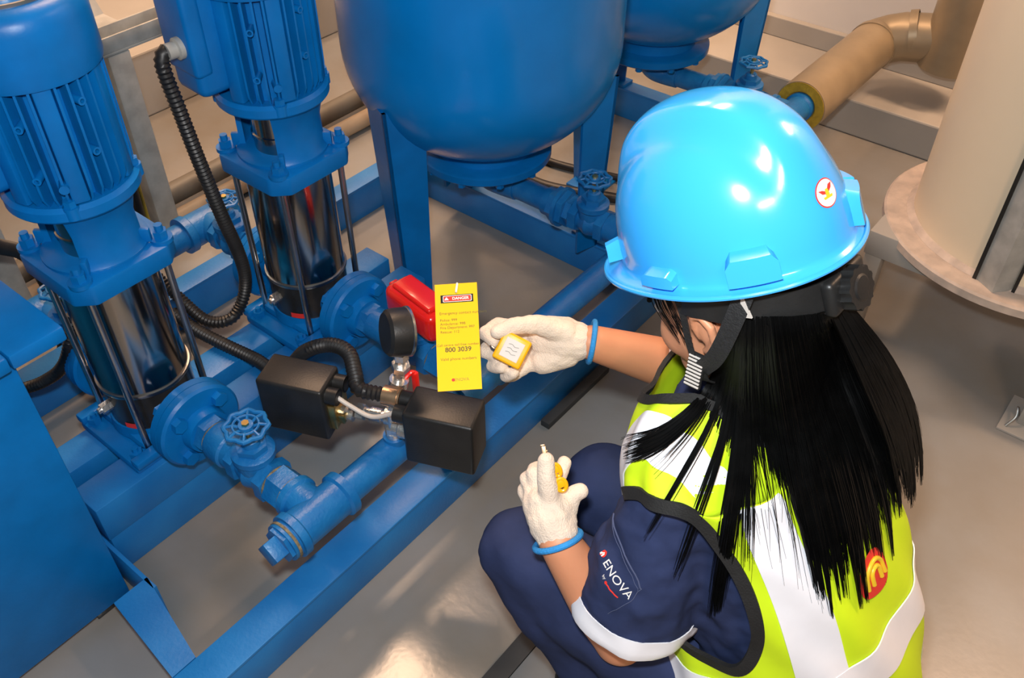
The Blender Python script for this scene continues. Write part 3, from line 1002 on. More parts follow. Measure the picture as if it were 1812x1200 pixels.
# black hoses on the floor between the tanks
for i_, q in enumerate(([(-2.0, 1.95, 0.016), (-1.75, 2.0, 0.016), (-1.6, 1.93, 0.016), (-1.42, 1.90, 0.016), (-1.2, 1.98, 0.016)],
                        [(-2.0, 2.1, 0.014), (-1.72, 2.08, 0.014), (-1.5, 2.02, 0.014), (-1.25, 2.08, 0.014)])):
    bm = bmesh.new()
    tube(bm, spline(q, 10), 0.015 - 0.003 * i_, 12)
    tag(obj('floor_hose', bm, 'rubber'), ('thick', 'thin')[i_] + ' black hose lying on the floor between the tanks', 'hose')

# floor plate under the worker
t = thing('floor_plate', 'grey floor plate with dark edge strip under the crouching worker', 'plate', (0, 0, 0.0005))
part('plate', 'mat', t, box, (-0.503, 0.25, 0.0), (-0.05, 0.98, 0.006), 0.001)
part('edge_strip', 'darkedge', t, box, (-0.541, 0.25, 0.0), (-0.504, 0.98, 0.007), 0.001)
# ---------------------------------------------------------------- the crouching worker
def at(px, py, depth):
    """point seen at (px, py) of the photograph, depth metres in front of the camera"""
    return Vector((0, 0, CAM_H)) + (FWD + RGT * ((px - 906) / FPX) - UPV * ((py - 600) / FPX)) * depth


def aim(px, py):
    return (FWD + RGT * ((px - 906) / FPX) - UPV * ((py - 600) / FPX)).normalized()


def capsule(bm, p0, p1, r0, r1, seg=16):
    p0, p1 = Vector(p0), Vector(p1)
    L = (p1 - p0).length
    prof = [(r0 * math.sin(a), -r0 * math.cos(a)) for a in [PI / 2 * i / 5 for i in range(6)]]
    prof += [(r1 * math.cos(a), L + r1 * math.sin(a)) for a in [PI / 2 * i / 5 for i in range(6)]]
    prof[0] = (0.0, -r0)
    prof[-1] = (0.0, L + r1)
    lathe(bm, prof, seg, origin=p0, axis=p1 - p0)


def ellipsoid(bm, c, rx, ry, rz, R=None):
    m = Matrix.Translation(c) @ (R.to_4x4() if R else Matrix()) @ Matrix.Diagonal((rx, ry, rz, 1))
    bmesh.ops.create_icosphere(bm, subdivisions=3, radius=1.0, matrix=m)


def chain(bm, pts, radii, seg=14):
    for (a, b, r0, r1) in zip(pts, pts[1:], radii, radii[1:]):
        capsule(bm, a, b, r0, r1, seg)


def blob(name, bm, m, parent, voxel, smooth=6, folds=0.0, fscale=0.06, fac=0.5):
    """union of the closed shapes in bm as one continuous smooth surface"""
    me = bpy.data.meshes.new(name)
    bmesh.ops.recalc_face_normals(bm, faces=bm.faces)
    bm.to_mesh(me)
    bm.free()
    o = bpy.data.objects.new(name, me)
    C.objects.link(o)
    r = o.modifiers.new('r', 'REMESH')
    r.mode = 'VOXEL'
    r.voxel_size = voxel
    s = o.modifiers.new('s', 'SMOOTH')
    s.iterations = smooth
    s.factor = fac
    if folds:
        tx = bpy.data.textures.new(name, 'CLOUDS')
        tx.noise_scale = fscale
        tx.noise_depth = 2
        d = o.modifiers.new('d', 'DISPLACE')
        d.texture = tx
        d.strength = folds
        d.mid_level = 0.5
        d.texture_coords = 'GLOBAL'
        s2 = o.modifiers.new('s2', 'SMOOTH')
        s2.iterations = 2
    new = evmesh(o)
    o.modifiers.clear()
    o.data = new
    bpy.data.meshes.remove(me)
    new.name = name
    new.materials.clear()
    new.materials.append(M[m])
    new.shade_smooth()
    o.parent = parent
    return o


def bvh_of(o):
    return BVHTree.FromPolygons([v.co.copy() for v in o.data.vertices], [tuple(p.vertices) for p in o.data.polygons])


def ribbon(bm, P, N, width, thick=0.002):
    """flat band along P, N = outward normals; width may be a list"""
    n = len(P)
    rows = []
    for i in range(n):
        t = (P[min(i + 1, n - 1)] - P[max(i - 1, 0)]).normalized()
        s = t.cross(N[i]).normalized()
        w_ = width[i] if isinstance(width, (list, tuple)) else width
        rows.append([bm.verts.new(P[i] + s * a * w_ / 2 + N[i] * b) for a, b in ((-1, 0), (1, 0), (1, thick), (-1, thick))])
    for A, B in zip(rows, rows[1:]):
        for k in range(4):
            bm.faces.new((A[k], A[(k + 1) % 4], B[(k + 1) % 4], B[k]))
    bm.faces.new(rows[0][::-1])
    bm.faces.new(rows[-1])


def drape(bvh, pts, n, off):
    """points snapped to a surface, with normals"""
    P, N = [], []
    for p in spline(pts, n):
        c, nn, _, _ = bvh.find_nearest(p)
        P.append(c + nn * off)
        N.append(nn)
    return P, N


person = thing('person', 'crouching worker in lime safety vest and navy uniform with long black hair', 'person', (-0.27, 0.80, 0.007))
PO = Vector((-0.27, 0.80, 0.007))
person.location = (0, 0, 0)
person.location = PO


def child(o, parent=None):
    """keep world placed mesh data under the person at PO"""
    o.parent = parent or person
    if parent is None:
        o.location = -PO
    return o


# head frame, origin at the centre of the helmet's rim plane
HO = Vector((-0.319, 0.774, 0.960))
hy, hp_, hr = math.radians(175.9), math.radians(23.2), math.radians(-2.8)
HF = Vector((math.cos(hy) * math.cos(hp_), math.sin(hy) * math.cos(hp_), -math.sin(hp_)))
HL = Vector((-math.sin(hy), math.cos(hy), 0))
HU = HF.cross(HL)
HL = HL * math.cos(hr) + HU * math.sin(hr)
HU = HF.cross(HL)
HM = Matrix((HF, HL, HU)).transposed().to_4x4()
HM.translation = HO
HR = HM.to_3x3()
H = lambda x, y, z: HM @ Vector((x, y, z))

# joints
NECK = Vector((-0.258, 0.795, 0.765))
LSH, RSH = Vector((-0.285, 0.660, 0.655)), Vector((-0.270, 0.960, 0.650))
LEL = at(1098, 1128, 1.262)
LWR = at(988, 958, 1.195)
REL, RWR = Vector((-0.448, 1.022, 0.494)), at(1046, 606, 1.397)
HIPL, HIPR = Vector((-0.09, 0.70, 0.235)), Vector((-0.09, 0.88, 0.235))
LKN, RKN = Vector((-0.482, 0.622, 0.402)), Vector((-0.462, 0.792, 0.405))
LAN, RAN = Vector((-0.27, 0.675, 0.085)), Vector((-0.26, 0.875, 0.085))

# torso surface: t from hem (0) to neck (1), theta 0 = back, +pi/2 = her left
TK = np.array([0, .25, .55, .76, .87, .94, 1.0])
TC = np.array([(-.088, .80, .19), (-.118, .80, .34), (-.195, .80, .52), (-.258, .802, .640), (-.278, .805, .700), (-.278, .802, .738), (-.262, .797, .770)])
TW = np.array([.180, .172, .176, .182, .182, .158, .066])
TD = np.array([.165, .150, .140, .118, .100, .084, .062])


def interp(t, Y):
    t = min(1, max(0, t))
    i = min(len(TK) - 2, max(0, int(np.searchsorted(TK, t, side='right')) - 1))
    h = TK[i + 1] - TK[i]
    u = (t - TK[i]) / h
    def sl(k):
        if k == 0:
            return (Y[1] - Y[0]) / (TK[1] - TK[0])
        if k == len(TK) - 1:
            return (Y[-1] - Y[-2]) / (TK[-1] - TK[-2])
        return (Y[k + 1] - Y[k - 1]) / (TK[k + 1] - TK[k - 1])
    m0, m1 = sl(i) * h, sl(i + 1) * h
    return (2 * u**3 - 3 * u**2 + 1) * Y[i] + (u**3 - 2 * u**2 + u) * m0 + (-2 * u**3 + 3 * u**2) * Y[i + 1] + (u**3 - u**2) * m1


LAT = Vector((0.06, -1, 0)).normalized()


def surf(t, th, off=0.0):
    c = Vector(interp(t, TC))
    w_, d_ = float(interp(t, TW)), float(interp(t, TD))
    tg = Vector(interp(min(1, t + .02), TC)) - Vector(interp(max(0, t - .02), TC))
    tg.normalize()
    bk = tg.cross(LAT).normalized()
    if bk.x < 0:
        bk = -bk
    lt = bk.cross(tg).normalized()
    if lt.dot(LAT) < 0:
        lt = -lt
    s, k = math.sin(th), math.cos(th)
    e = 0.86
    s_, k_ = math.copysign(abs(s) ** e, s), math.copysign(abs(k) ** e, k)
    return c + lt * (w_ + off) * s_ + bk * (d_ + off) * k_


def surf_n(t, th):
    a, b = surf(min(1, t + .01), th), surf(max(0, t - .01), th)
    c, d = surf(t, th + .02), surf(t, th - .02)
    n = (a - b).cross(c - d).normalized()
    ctr = Vector(interp(t, TC))
    return n if n.dot(surf(t, th) - ctr) > 0 else -n


# ---- body: one continuous figure (head, neck, arms, trunk, legs)
bm = bmesh.new()
hc = H(0.002, 0, -0.045)
ellipsoid(bm, hc, 0.098, 0.076, 0.094, HR)
ellipsoid(bm, H(0.048, 0, -0.098), 0.064, 0.062, 0.080, HR)
ellipsoid(bm, H(0.066, 0, -0.156), 0.042, 0.042, 0.034, HR)
ellipsoid(bm, H(0.072, 0.031, -0.110), 0.034, 0.026, 0.034, HR)
ellipsoid(bm, H(0.072, -0.031, -0.110), 0.034, 0.026, 0.034, HR)
capsule(bm, H(0.112, 0, -0.074), H(0.122, 0, -0.107), 0.007, 0.011)
for s in (-1, 1):
    ellipsoid(bm, H(0.117, s * 0.010, -0.110), 0.009, 0.007, 0.007, HR)
capsule(bm, H(-0.030, 0, -0.10), NECK + Vector((0.01, 0, -0.03)), 0.052, 0.056)
for a, b, c_, d in ((LSH, LEL, LWR, 1), (RSH, REL, RWR, -1)):
    capsule(bm, a, b, 0.046, 0.039)
    capsule(bm, b, b.lerp(c_, 0.35), 0.038, 0.040)
    capsule(bm, b.lerp(c_, 0.35), c_, 0.040, 0.0275)
capsule(bm, LSH, RSH, 0.045, 0.045)
for k in range(8):
    t0, t1 = k / 8 * 0.9, (k + 1) / 8 * 0.9
    c0, c1 = Vector(interp(t0, TC)), Vector(interp(t1, TC))
    for s in (-1, 0, 1):
        r0, r1 = float(interp(t0, TD)) - 0.05, float(interp(t1, TD)) - 0.05
        capsule(bm, c0 + LAT * s * 0.055, c1 + LAT * s * 0.055, r0, r1)
for hp, kn, an in ((HIPL, LKN, LAN), (HIPR, RKN, RAN)):
    capsule(bm, hp, kn, 0.070, 0.050)
    capsule(bm, kn, an, 0.048, 0.036)
    capsule(bm, an, an + Vector((-0.12, -0.005, -0.058)), 0.032, 0.020)
body = child(blob('body', bm, 'skin', person, 0.0055, 5))

# ear with helix and lobe, eyes, brows, lips
for s in (1, -1):
    bm = bmesh.new()
    P = [H(0.016, s * 0.072, -0.082), H(0.018, s * 0.076, -0.066), H(0.012, s * 0.081, -0.050), H(-0.002, s * 0.084, -0.046),
         H(-0.012, s * 0.085, -0.058), H(-0.010, s * 0.082, -0.078), H(0.002, s * 0.077, -0.094), H(0.012, s * 0.073, -0.098)]
    chain(bm, P, [0.0045] * 3 + [0.005] * 3 + [0.006, 0.005], 10)
    ellipsoid(bm, H(0.002, s * 0.074, -0.070), 0.014, 0.006, 0.024, HR)
    child(blob('ear', bm, 'skin', person, 0.0022, 4))
    bm = bmesh.new()
    ellipsoid(bm, H(0.094, s * 0.030, -0.075), 0.012, 0.014, 0.009, HR)
    e = child(obj('eye', bm, 'eyewhite'))
    bm = bmesh.new()
    ellipsoid(bm, H(0.1035, s * 0.030, -0.076), 0.003, 0.006, 0.006, HR)
    ir = obj('iris', bm, 'iris')
    ir.parent = e
    bm = bmesh.new()
    tube(bm, spline([H(0.111, s * 0.016, -0.059), H(0.109, s * 0.032, -0.055), H(0.099, s * 0.048, -0.060)], 5), 0.0032, 8)
    child(obj('eyebrow', bm, 'hair'))
bm = bmesh.new()
tube(bm, spline([H(0.104, 0.020, -0.133), H(0.112, 0.008, -0.129), H(0.113, 0, -0.131), H(0.112, -0.008, -0.129), H(0.104, -0.020, -0.133)], 5), 0.0035, 8)
tube(bm, spline([H(0.103, 0.018, -0.135), H(0.110, 0.0, -0.140), H(0.103, -0.018, -0.135)], 6), 0.0045, 8)
child(obj('lips', bm, 'lip'))

# ---- trousers
bm = bmesh.new()
for hp, kn, an, sg in ((HIPL, LKN, LAN, -1), (HIPR, RKN, RAN, 1)):
    mid = hp.lerp(kn, 0.5) + Vector((0, 0, 0.012))
    capsule(bm, hp, mid, 0.104, 0.094)
    capsule(bm, mid, kn, 0.094, 0.068)
    capsule(bm, kn, kn.lerp(an, 0.5), 0.068, 0.072)
    capsule(bm, kn.lerp(an, 0.5), an, 0.072, 0.060)
ellipsoid(bm, (HIPL + HIPR) / 2 + Vector((0.02, 0, 0.0)), 0.125, 0.185, 0.125)
capsule(bm, (HIPL + HIPR) / 2, Vector((-0.12, 0.80, 0.36)), 0.125, 0.12)
trousers = child(blob('trousers', bm, 'navy', person, 0.009, 8, folds=0.020, fscale=0.075))

for nm, an in (('shoe', LAN), ('shoe', RAN)):
    bm = bmesh.new()
    capsule(bm, Vector((an.x + 0.02, an.y, 0.055)), Vector((an.x - 0.10, an.y - 0.005, 0.048)), 0.042, 0.040)
    capsule(bm, Vector((an.x - 0.06, an.y - 0.005, 0.045)), Vector((an.x - 0.135, an.y - 0.008, 0.040)), 0.040, 0.032)
    child(blob(nm, bm, 'black', person, 0.006, 4))

# ---- navy short sleeved shirt
bm = bmesh.new()
rows = [[bm.verts.new(surf(i / 30, 2 * PI * j / 48, -0.014) - Vector((0, 0, 0.022 * min(1, max(0, (i / 30 - 0.6) / 0.25))))) for j in range(48)] for i in range(31)]
for A, B in zip(rows, rows[1:]):
    for j in range(48):
        bm.faces.new((A[j], A[(j + 1) % 48], B[(j + 1) % 48], B[j]))
bm.faces.new(rows[0][::-1])
bm.faces.new(rows[-1])
SL = {}
for sh, el, nm in ((LSH, LEL, 'L'), (RSH, REL, 'R')):
    hem = sh.lerp(el, 0.80)
    SL[nm] = (sh, hem, (el - sh).normalized())
    capsule(bm, sh.lerp(el, 0.06), sh.lerp(el, 0.4), 0.056, 0.071)
    cyl(bm, sh.lerp(el, 0.35), hem, 0.072, 0.082, seg=28)
shirt = child(blob('shirt', bm, 'navy', person, 0.0060, 6, folds=0.017, fscale=0.035))
sb = bvh_of(shirt)

# silver band round each sleeve hem
for nm in ('L', 'R'):
    sh, hem, d = SL[nm]
    x, y, _ = frame(d)
    rows = []
    for k in range(6):
        c = hem - d * (0.004 + 0.034 * k / 5)
        R_ = []
        for i in range(48):
            a = 2 * PI * i / 48
            n_ = x * math.cos(a) + y * math.sin(a)
            h_, _, _, _ = sb.ray_cast(c + n_ * 0.108, -n_)
            r_ = (h_ - c).length if h_ is not None else 0.08
            R_.append(min(0.095, max(0.066, r_)))
        R_ = [(R_[i - 1] + R_[i] * 2 + R_[(i + 1) % 48]) / 4 for i in range(48)]
        rows.append([c + (x * math.cos(2 * PI * i / 48) + y * math.sin(2 * PI * i / 48)) * (R_[i] + 0.0022) for i in range(48)])
    bm = bmesh.new()
    vs = [[bm.verts.new(p) for p in row] for row in rows]
    for A, B in zip(vs, vs[1:]):
        for i in range(48):
            bm.faces.new((A[i], A[(i + 1) % 48], B[(i + 1) % 48], B[i]))
    bmesh.ops.recalc_face_normals(bm, faces=bm.faces)
    bmesh.ops.solidify(bm, geom=bm.faces[:], thickness=0.0016)
    o = obj('sleeve_tape', bm, 'tape', None, 60)
    o.parent = shirt

# ---- lime vest as a shell with arm holes
def hole(t, th, side):
    a = (th - side * PI / 2) * side
    a = a / (0.80 if a > 0 else 0.42)
    b = (t - 0.655) / 0.205
    return a * a + b * b < 1


NT, NA = 96, 144


def flare(t, th):
    """the open front flaps hang out over the thighs"""
    k = max(0.0, 1 - t / 0.46)
    return 0.085 * k * math.exp(-((abs(th) - 2.0) / 0.55) ** 2)


bm = bmesh.new()
VOFF = 0.013
neckcut = lambda th: 1.0 - 0.10 * max(0, -math.cos(th)) ** 3
grid = [[None] * NA for _ in range(NT + 1)]
for i in range(NT + 1):
    for j in range(NA):
        th = -PI + 2 * PI * j / NA
        t = i / NT * neckcut(th)
        if any(hole(t, th, s) for s in (-1, 1)):
            continue
        rip = 0.004 * math.sin(th * 7 + t * 9) * (1 - t) + 0.003 * math.sin(th * 13 - t * 23)
        grid[i][j] = bm.verts.new(surf(t, th, VOFF + rip + flare(t, th)))
for i in range(NT):
    for j in range(NA):
        q = [grid[i][j], grid[i][(j + 1) % NA], grid[i + 1][(j + 1) % NA], grid[i + 1][j]]
        if all(q):
            bm.faces.new(q)
bmesh.ops.delete(bm, geom=[v for v in bm.verts if not v.link_faces], context='VERTS')
bmesh.ops.recalc_face_normals(bm, faces=bm.faces)
bmesh.ops.solidify(bm, geom=bm.faces[:], thickness=0.0025)
vest = child(obj('safety_vest', bm, 'lime', None, 60))


def vest_pt(t, th, o=0.0):
    rip = 0.004 * math.sin(th * 7 + t * 9) * (1 - t) + 0.003 * math.sin(th * 13 - t * 23)
    return surf(t, th, VOFF + rip + flare(t, th) + o)


# black binding round the arm holes and neck
for s in (-1, 1):
    P, N = [], []
    for i in range(97):
        a = 2 * PI * i / 96
        th, t = s * PI / 2 + s * (0.81 if math.cos(a) > 0 else 0.43) * math.cos(a), 0.655 + 0.208 * math.sin(a)
        P.append(vest_pt(t, th, -0.003))
        N.append(surf_n(t, th))
    bm = bmesh.new()
    ribbon(bm, P, N, 0.016, 0.006)
    o = obj('arm_binding', bm, 'binding', None, 60)
    o.parent = vest
P, N = [], []
for i in range(97):
    th = -PI + 2 * PI * i / 96
    P.append(vest_pt(neckcut(th), th, -0.003))
    N.append(surf_n(neckcut(th), th))
bm = bmesh.new()
ribbon(bm, P, N, 0.012, 0.006)
o = obj('neck_binding', bm, 'binding', None, 60)
o.parent = vest


def strip(pts2d_rows, name, m, off=0.0022):
    """rows of (t, theta) -> patch lying on the vest"""
    bm = bmesh.new()
    vs = [[bm.verts.new(vest_pt(t, th, off)) for t, th in row] for row in pts2d_rows]
    for A, B in zip(vs, vs[1:]):
        for k in range(len(A) - 1):
            bm.faces.new((A[k], A[k + 1], B[k + 1], B[k]))
    bmesh.ops.recalc_face_normals(bm, faces=bm.faces)
    bmesh.ops.solidify(bm, geom=bm.faces[:], thickness=0.0018)
    o = obj(name, bm, m, None, 60)
    o.parent = vest
    return o


def th_of(t, s):
    w_ = float(interp(t, TW)) + VOFF
    v = min(1.0, s / w_)
    return math.asin(min(1.0, v ** (1 / 0.86)))


def over_shoulder(side, s0, s1, name, m, off):
    rows = []
    for k in range(7):
        s = s0 + (s1 - s0) * k / 6
        ts = 0.999
        lo_, hi_ = 0.5, 1.0
        for _ in range(40):
            md = (lo_ + hi_) / 2
            if float(interp(md, TW)) + VOFF > s:
                lo_ = md
            else:
                hi_ = md
        ts = lo_
        row = []
        n = 60
        for i in range(n + 1):
            t = 0.02 + (ts - 0.02) * math.sin(PI / 2 * i / n)
            row.append((t, side * th_of(t, s)))
        for i in range(n - 1, -1, -1):
            t = 0.02 + (ts - 0.02) * math.sin(PI / 2 * i / n)
            row.append((t, side * (PI - th_of(t, s))))
        rows.append(row)
    return strip(rows, name, m, off)


for side in (1, -1):
    over_shoulder(side, 0.116, 0.164, 'reflective_tape', 'tape', 0.0022)
for t0, t1 in ((0.32, 0.41),):
    strip([[(t0 + (t1 - t0) * k / 4, -PI + 2 * PI * j / 120) for j in range(121)] for k in range(5)], 'reflective_tape', 'tape', 0.0028)
# round red emblem on the back
vb = bvh_of(vest)


def vest_disc(c0, r, off, m, name, parent, ring=None):
    _, n0, _, _ = vb.find_nearest(c0)
    if n0.dot(Vector((1, -0.5, 0.3))) < 0:
        n0 = -n0
    ux = LAT * -1
    ux = (ux - n0 * ux.dot(n0)).normalized()
    uy = n0.cross(ux)

    def mp(u, v):
        c_, _, _, _ = vb.find_nearest(c0 + ux * u + uy * v + n0 * 0.01)
        return c_ + n0 * off
    bm = bmesh.new()
    if ring is None:
        rs = [[bm.verts.new(mp(r * k / 4 * math.cos(2 * PI * i / 36), r * k / 4 * math.sin(2 * PI * i / 36))) for i in range(36)] for k in range(1, 5)]
        bm.faces.new(rs[0])
        for A, B in zip(rs, rs[1:]):
            for i in range(36):
                bm.faces.new((A[i], A[(i + 1) % 36], B[(i + 1) % 36], B[i]))
    else:
        tube(bm, [mp(u, v) for u, v in ring], 0.0032, 8)
    o = obj(name, bm, m, None, 60)
    o.parent = parent
    return o


ec = surf(0.55, 0.17, VOFF)
em = vest_disc(ec, 0.034, 0.0035, 'redprint', 'back_emblem', vest)
em_mid = em
for r_ in (0.020, 0.0095):
    vest_disc(ec, 0, 0.0038, 'stickyellow', 'emblem_stroke', em,
              [(-r_, -0.014)] + [(r_ * math.cos(a), r_ * math.sin(a)) for a in [PI - PI * i / 10 for i in range(11)]] + [(r_, -0.014)])
# ---------------------------------------------------------------- cotton gloves
def glove(prims, cuff_a, cuff_b, label, folds=0.003):
    bm = bmesh.new()
    for kind, pts, rad in prims:
        if kind == 'chain':
            chain(bm, pts, rad, 14)
        else:
            ellipsoid(bm, pts, *rad)
    o = child(blob('glove', bm, 'glove', person, 0.0021, 2, folds=folds, fscale=0.014))
    o['label'] = label
    bm = bmesh.new()
    d = (cuff_b - cuff_a).normalized()
    x, y, _ = frame(d)
    tube(bm, [cuff_a + (x * math.cos(2 * PI * i / 40) * 0.0315 + y * math.sin(2 * PI * i / 40) * 0.0315) for i in range(40)], 0.0042, 10, loop=True)
    c = obj('cuff_edge', bm, 'cuff')
    c.parent = o
    return o


# her right hand: thumb on top, fingers curled round the padlock, pinching the edge of the card
g = 0.0
rw = at(1020, 604, 1.399)
pr = [('chain', [rw, at(1000, 603, 1.402), at(965, 602, 1.408)], [0.0305, 0.033, 0.027]),
      ('chain', [at(1000, 590, 1.405), at(955, 580, 1.414), at(930, 582, 1.418)], [0.026, 0.020, 0.013]),
      ('chain', [at(1000, 622, 1.405), at(962, 638, 1.412), at(942, 644, 1.414)], [0.026, 0.022, 0.013]),
      ('chain', [at(990, 604, 1.41), at(948, 612, 1.420)], [0.027, 0.021]),
      # index, middle, ring, little finger
      ('chain', [at(935, 582, 1.420), at(880, 574, 1.416), at(858, 590, 1.388), at(874, 604, 1.366)], [0.0122, 0.0112, 0.0108, 0.0102]),
      ('chain', [at(930, 605, 1.422), at(872, 606, 1.420), at(858, 622, 1.394), at(880, 630, 1.376)], [0.0122, 0.0112, 0.0106, 0.0100]),
      ('chain', [at(930, 628, 1.420), at(886, 640, 1.420), at(872, 648, 1.392), at(888, 650, 1.370)], [0.0120, 0.0110, 0.0104, 0.0100]),
      ('chain', [at(938, 644, 1.416), at(908, 664, 1.414), at(896, 666, 1.390), at(908, 660, 1.370)], [0.0112, 0.0102, 0.0098, 0.0094]),
      # thumb along the top
      ('chain', [at(1000, 588, 1.385), at(950, 574, 1.366), at(908, 577, 1.352), at(880, 588, 1.346)], [0.020, 0.0150, 0.0128, 0.0110])]
rgl = glove(pr, at(1047, 605, 1.397), at(1060, 607, 1.397), 'white cotton glove with blue cuff holding the yellow card')

# her left hand: back of the hand to the camera, index and thumb pinching the key
dl = 1.19
pl = [('chain', [at(984, 940, 1.198), at(974, 918, 1.20), at(966, 892, 1.203)], [0.0295, 0.031, 0.027]),
      ('chain', [at(965, 930, 1.20), at(948, 890, 1.210), at(944, 868, 1.216)], [0.022, 0.019, 0.014]),
      ('chain', [at(992, 925, 1.198), at(990, 900, 1.20), at(982, 880, 1.202)], [0.022, 0.018, 0.014]),
      # index (straight), middle, ring, little finger (curled away)
      ('chain', [at(973, 888, 1.192), at(967, 845, 1.176), at(966, 815, 1.172)], [0.0150, 0.0126, 0.0110]),
      ('chain', [at(958, 872, 1.208), at(946, 838, 1.215), at(950, 830, 1.24), at(964, 842, 1.256)], [0.0128, 0.0120, 0.0112, 0.0106]),
      ('chain', [at(948, 876, 1.214), at(934, 848, 1.226), at(940, 846, 1.252), at(958, 860, 1.262)], [0.0126, 0.0115, 0.0108, 0.0102]),
      ('chain', [at(940, 888, 1.218), at(928, 868, 1.232), at(936, 872, 1.256), at(954, 882, 1.260)], [0.0116, 0.0105, 0.0100, 0.0094]),
      # thumb leaving the side of the palm
      ('chain', [at(996, 918, 1.202), at(1006, 890, 1.206), at(1014, 876, 1.206), at(1027, 869, 1.206)], [0.0170, 0.0140, 0.0125, 0.0108]),
      ('chain', [at(986, 850, 1.222), at(998, 820, 1.224)], [0.011, 0.0098])]
lgl = glove(pl, at(987, 957, 1.196), at(993, 974, 1.197), 'white cotton glove with blue cuff gripping small keys')


# ---------------------------------------------------------------- hard hat
t = thing('hard_hat', 'glossy sky blue hard hat with black ratchet band worn by the worker', 'hard hat', HO)
t.rotation_mode = 'QUATERNION'
t.rotation_quaternion = HR.to_quaternion()


def brim_r(a):
    c, s = math.cos(a), math.sin(a)
    ax = 0.158 if c > 0 else 0.139
    return ax * c, 0.122 * s


def dome_pt(a, v):
    k = math.cos(v) ** 0.80 if v < PI / 2 - 1e-4 else 0.0
    x, y = 0.1305 * k * math.cos(a), 0.1065 * k * math.sin(a)
    z = 0.004 + 0.146 * math.sin(v) ** 0.95
    ridge = 1 / (1 + (abs(y) / 0.038) ** 8)
    up = min(1, max(0, (math.sin(v) - 0.35) / 0.4))
    up = up * up * (3 - 2 * up)
    groove = math.exp(-((abs(y) - 0.047) / 0.011) ** 2)
    z += (0.016 * ridge - 0.004 * groove) * up
    return Vector((x, y, z))


NA_ = 144
bm = bmesh.new()
rows = []
for f_ in (1.0, 0.8, 0.55, 0.3, 0.12):
    row = []
    for i in range(NA_):
        a = 2 * PI * i / NA_
        bx, by = brim_r(a)
        d0 = dome_pt(a, 0.0)
        k = f_
        c = math.cos(a)
        zb = (-0.013 * max(0, c) ** 2 - 0.004 * max(0, -c) ** 2)
        row.append(bm.verts.new((d0.x + (bx - d0.x) * k, d0.y + (by - d0.y) * k, 0.004 * (1 - k) ** 2 + zb * k)))
    rows.append(row)
for j in range(0, 30):
    v = PI / 2 * (j / 30) ** 0.9 + 0.02
    rows.append([bm.verts.new(dome_pt(2 * PI * i / NA_, min(v, PI / 2 * 0.985))) for i in range(NA_)])
for A, B in zip(rows, rows[1:]):
    for i in range(NA_):
        bm.faces.new((A[i], A[(i + 1) % NA_], B[(i + 1) % NA_], B[i]))
top = bm.verts.new(dome_pt(0, PI / 2))
for i in range(NA_):
    bm.faces.new((rows[-1][i], rows[-1][(i + 1) % NA_], top))
bmesh.ops.recalc_face_normals(bm, faces=bm.faces)
rim = [v.co.copy() for v in rows[0]]
bmesh.ops.solidify(bm, geom=bm.faces[:], thickness=0.0025)
shell = obj('shell', bm, 'hat', t, 70)
bm = bmesh.new()
tube(bm, rim, 0.0028, 8, loop=True)
obj('rim_bead', bm, 'hat', shell)


def slot(a, half, h, depth, name='accessory_slot'):
    """bracket standing on the brim against the shell, round its edge at angle a"""
    bm = bmesh.new()
    vs = []
    n = 8
    for k in range(n + 1):
        aa = a - half + 2 * half * k / n
        edge = 1.0
        p = dome_pt(aa, 0.02)
        q = dome_pt(aa, 0.16 + h)
        o_ = Vector((math.cos(aa), math.sin(aa), 0))
        hh = h * (0.70 if k in (0, n) else 1.0)
        vs.append([bm.verts.new(p - o_ * 0.006), bm.verts.new(p + o_ * depth), bm.verts.new(p + o_ * depth * 0.9 + Vector((0, 0, hh))),
                   bm.verts.new(p - o_ * 0.008 + Vector((0, 0, hh + 0.006)))])
    for A, B in zip(vs, vs[1:]):
        for k in range(4):
            bm.faces.new((A[k], A[(k + 1) % 4], B[(k + 1) % 4], B[k]))
    bm.faces.new(vs[0][::-1])
    bm.faces.new(vs[-1])
    bmesh.ops.bevel(bm, geom=[e for e in bm.edges if e.calc_face_angle(0) > 0.5], offset=0.0022, segments=2, affect='EDGES')
    return obj(name, bm, 'hat', shell, 50)


slot(math.radians(128), 0.19, 0.028, 0.013)
slot(math.radians(-128), 0.19, 0.028, 0.013)
slot(math.radians(84), 0.15, 0.013, 0.013, 'strap_lug')
slot(math.radians(-84), 0.15, 0.013, 0.013, 'strap_lug')
slot(math.radians(38), 0.05, 0.020, 0.016, 'front_rib')
slot(math.radians(-38), 0.05, 0.020, 0.016, 'front_rib')
slot(math.radians(206), 0.17, 0.034, 0.010, 'rear_flange')
# suspension band with ratchet knob
bm = bmesh.new()
P, N = [], []
for i in range(49):
    a = math.radians(72 + 216 * i / 48)
    P.append(Vector((-0.012 + 0.108 * math.cos(a), 0.088 * math.sin(a), -0.026 - 0.016 * max(0, -math.cos(a)))))
    N.append(Vector((math.cos(a), math.sin(a), 0)).normalized())
ribbon(bm, P, N, 0.036, 0.003)
band = obj('headband', bm, 'black', t)
bm = bmesh.new()
box(bm, (-0.128, -0.034, -0.064), (-0.112, 0.034, -0.024), 0.006, 3)
obj('ratchet_housing', bm, 'black', band)
bm = bmesh.new()
kc = Vector((-0.126, 0, -0.046))
ax = Vector((-1, 0.0, 0.1)).normalized()
x_, y_, _ = frame(ax)
pts = []
prof = []
for h_ in (0.0, 0.014):
    ring = []
    for i in range(48):
        a = 2 * PI * i / 48
        r = 0.0225 * (1 + 0.05 * (1 if math.sin(12 * a) > 0 else -1))
        ring.append(bm.verts.new(kc + ax * h_ + (x_ * math.cos(a) + y_ * math.sin(a)) * r))
    prof.append(ring)
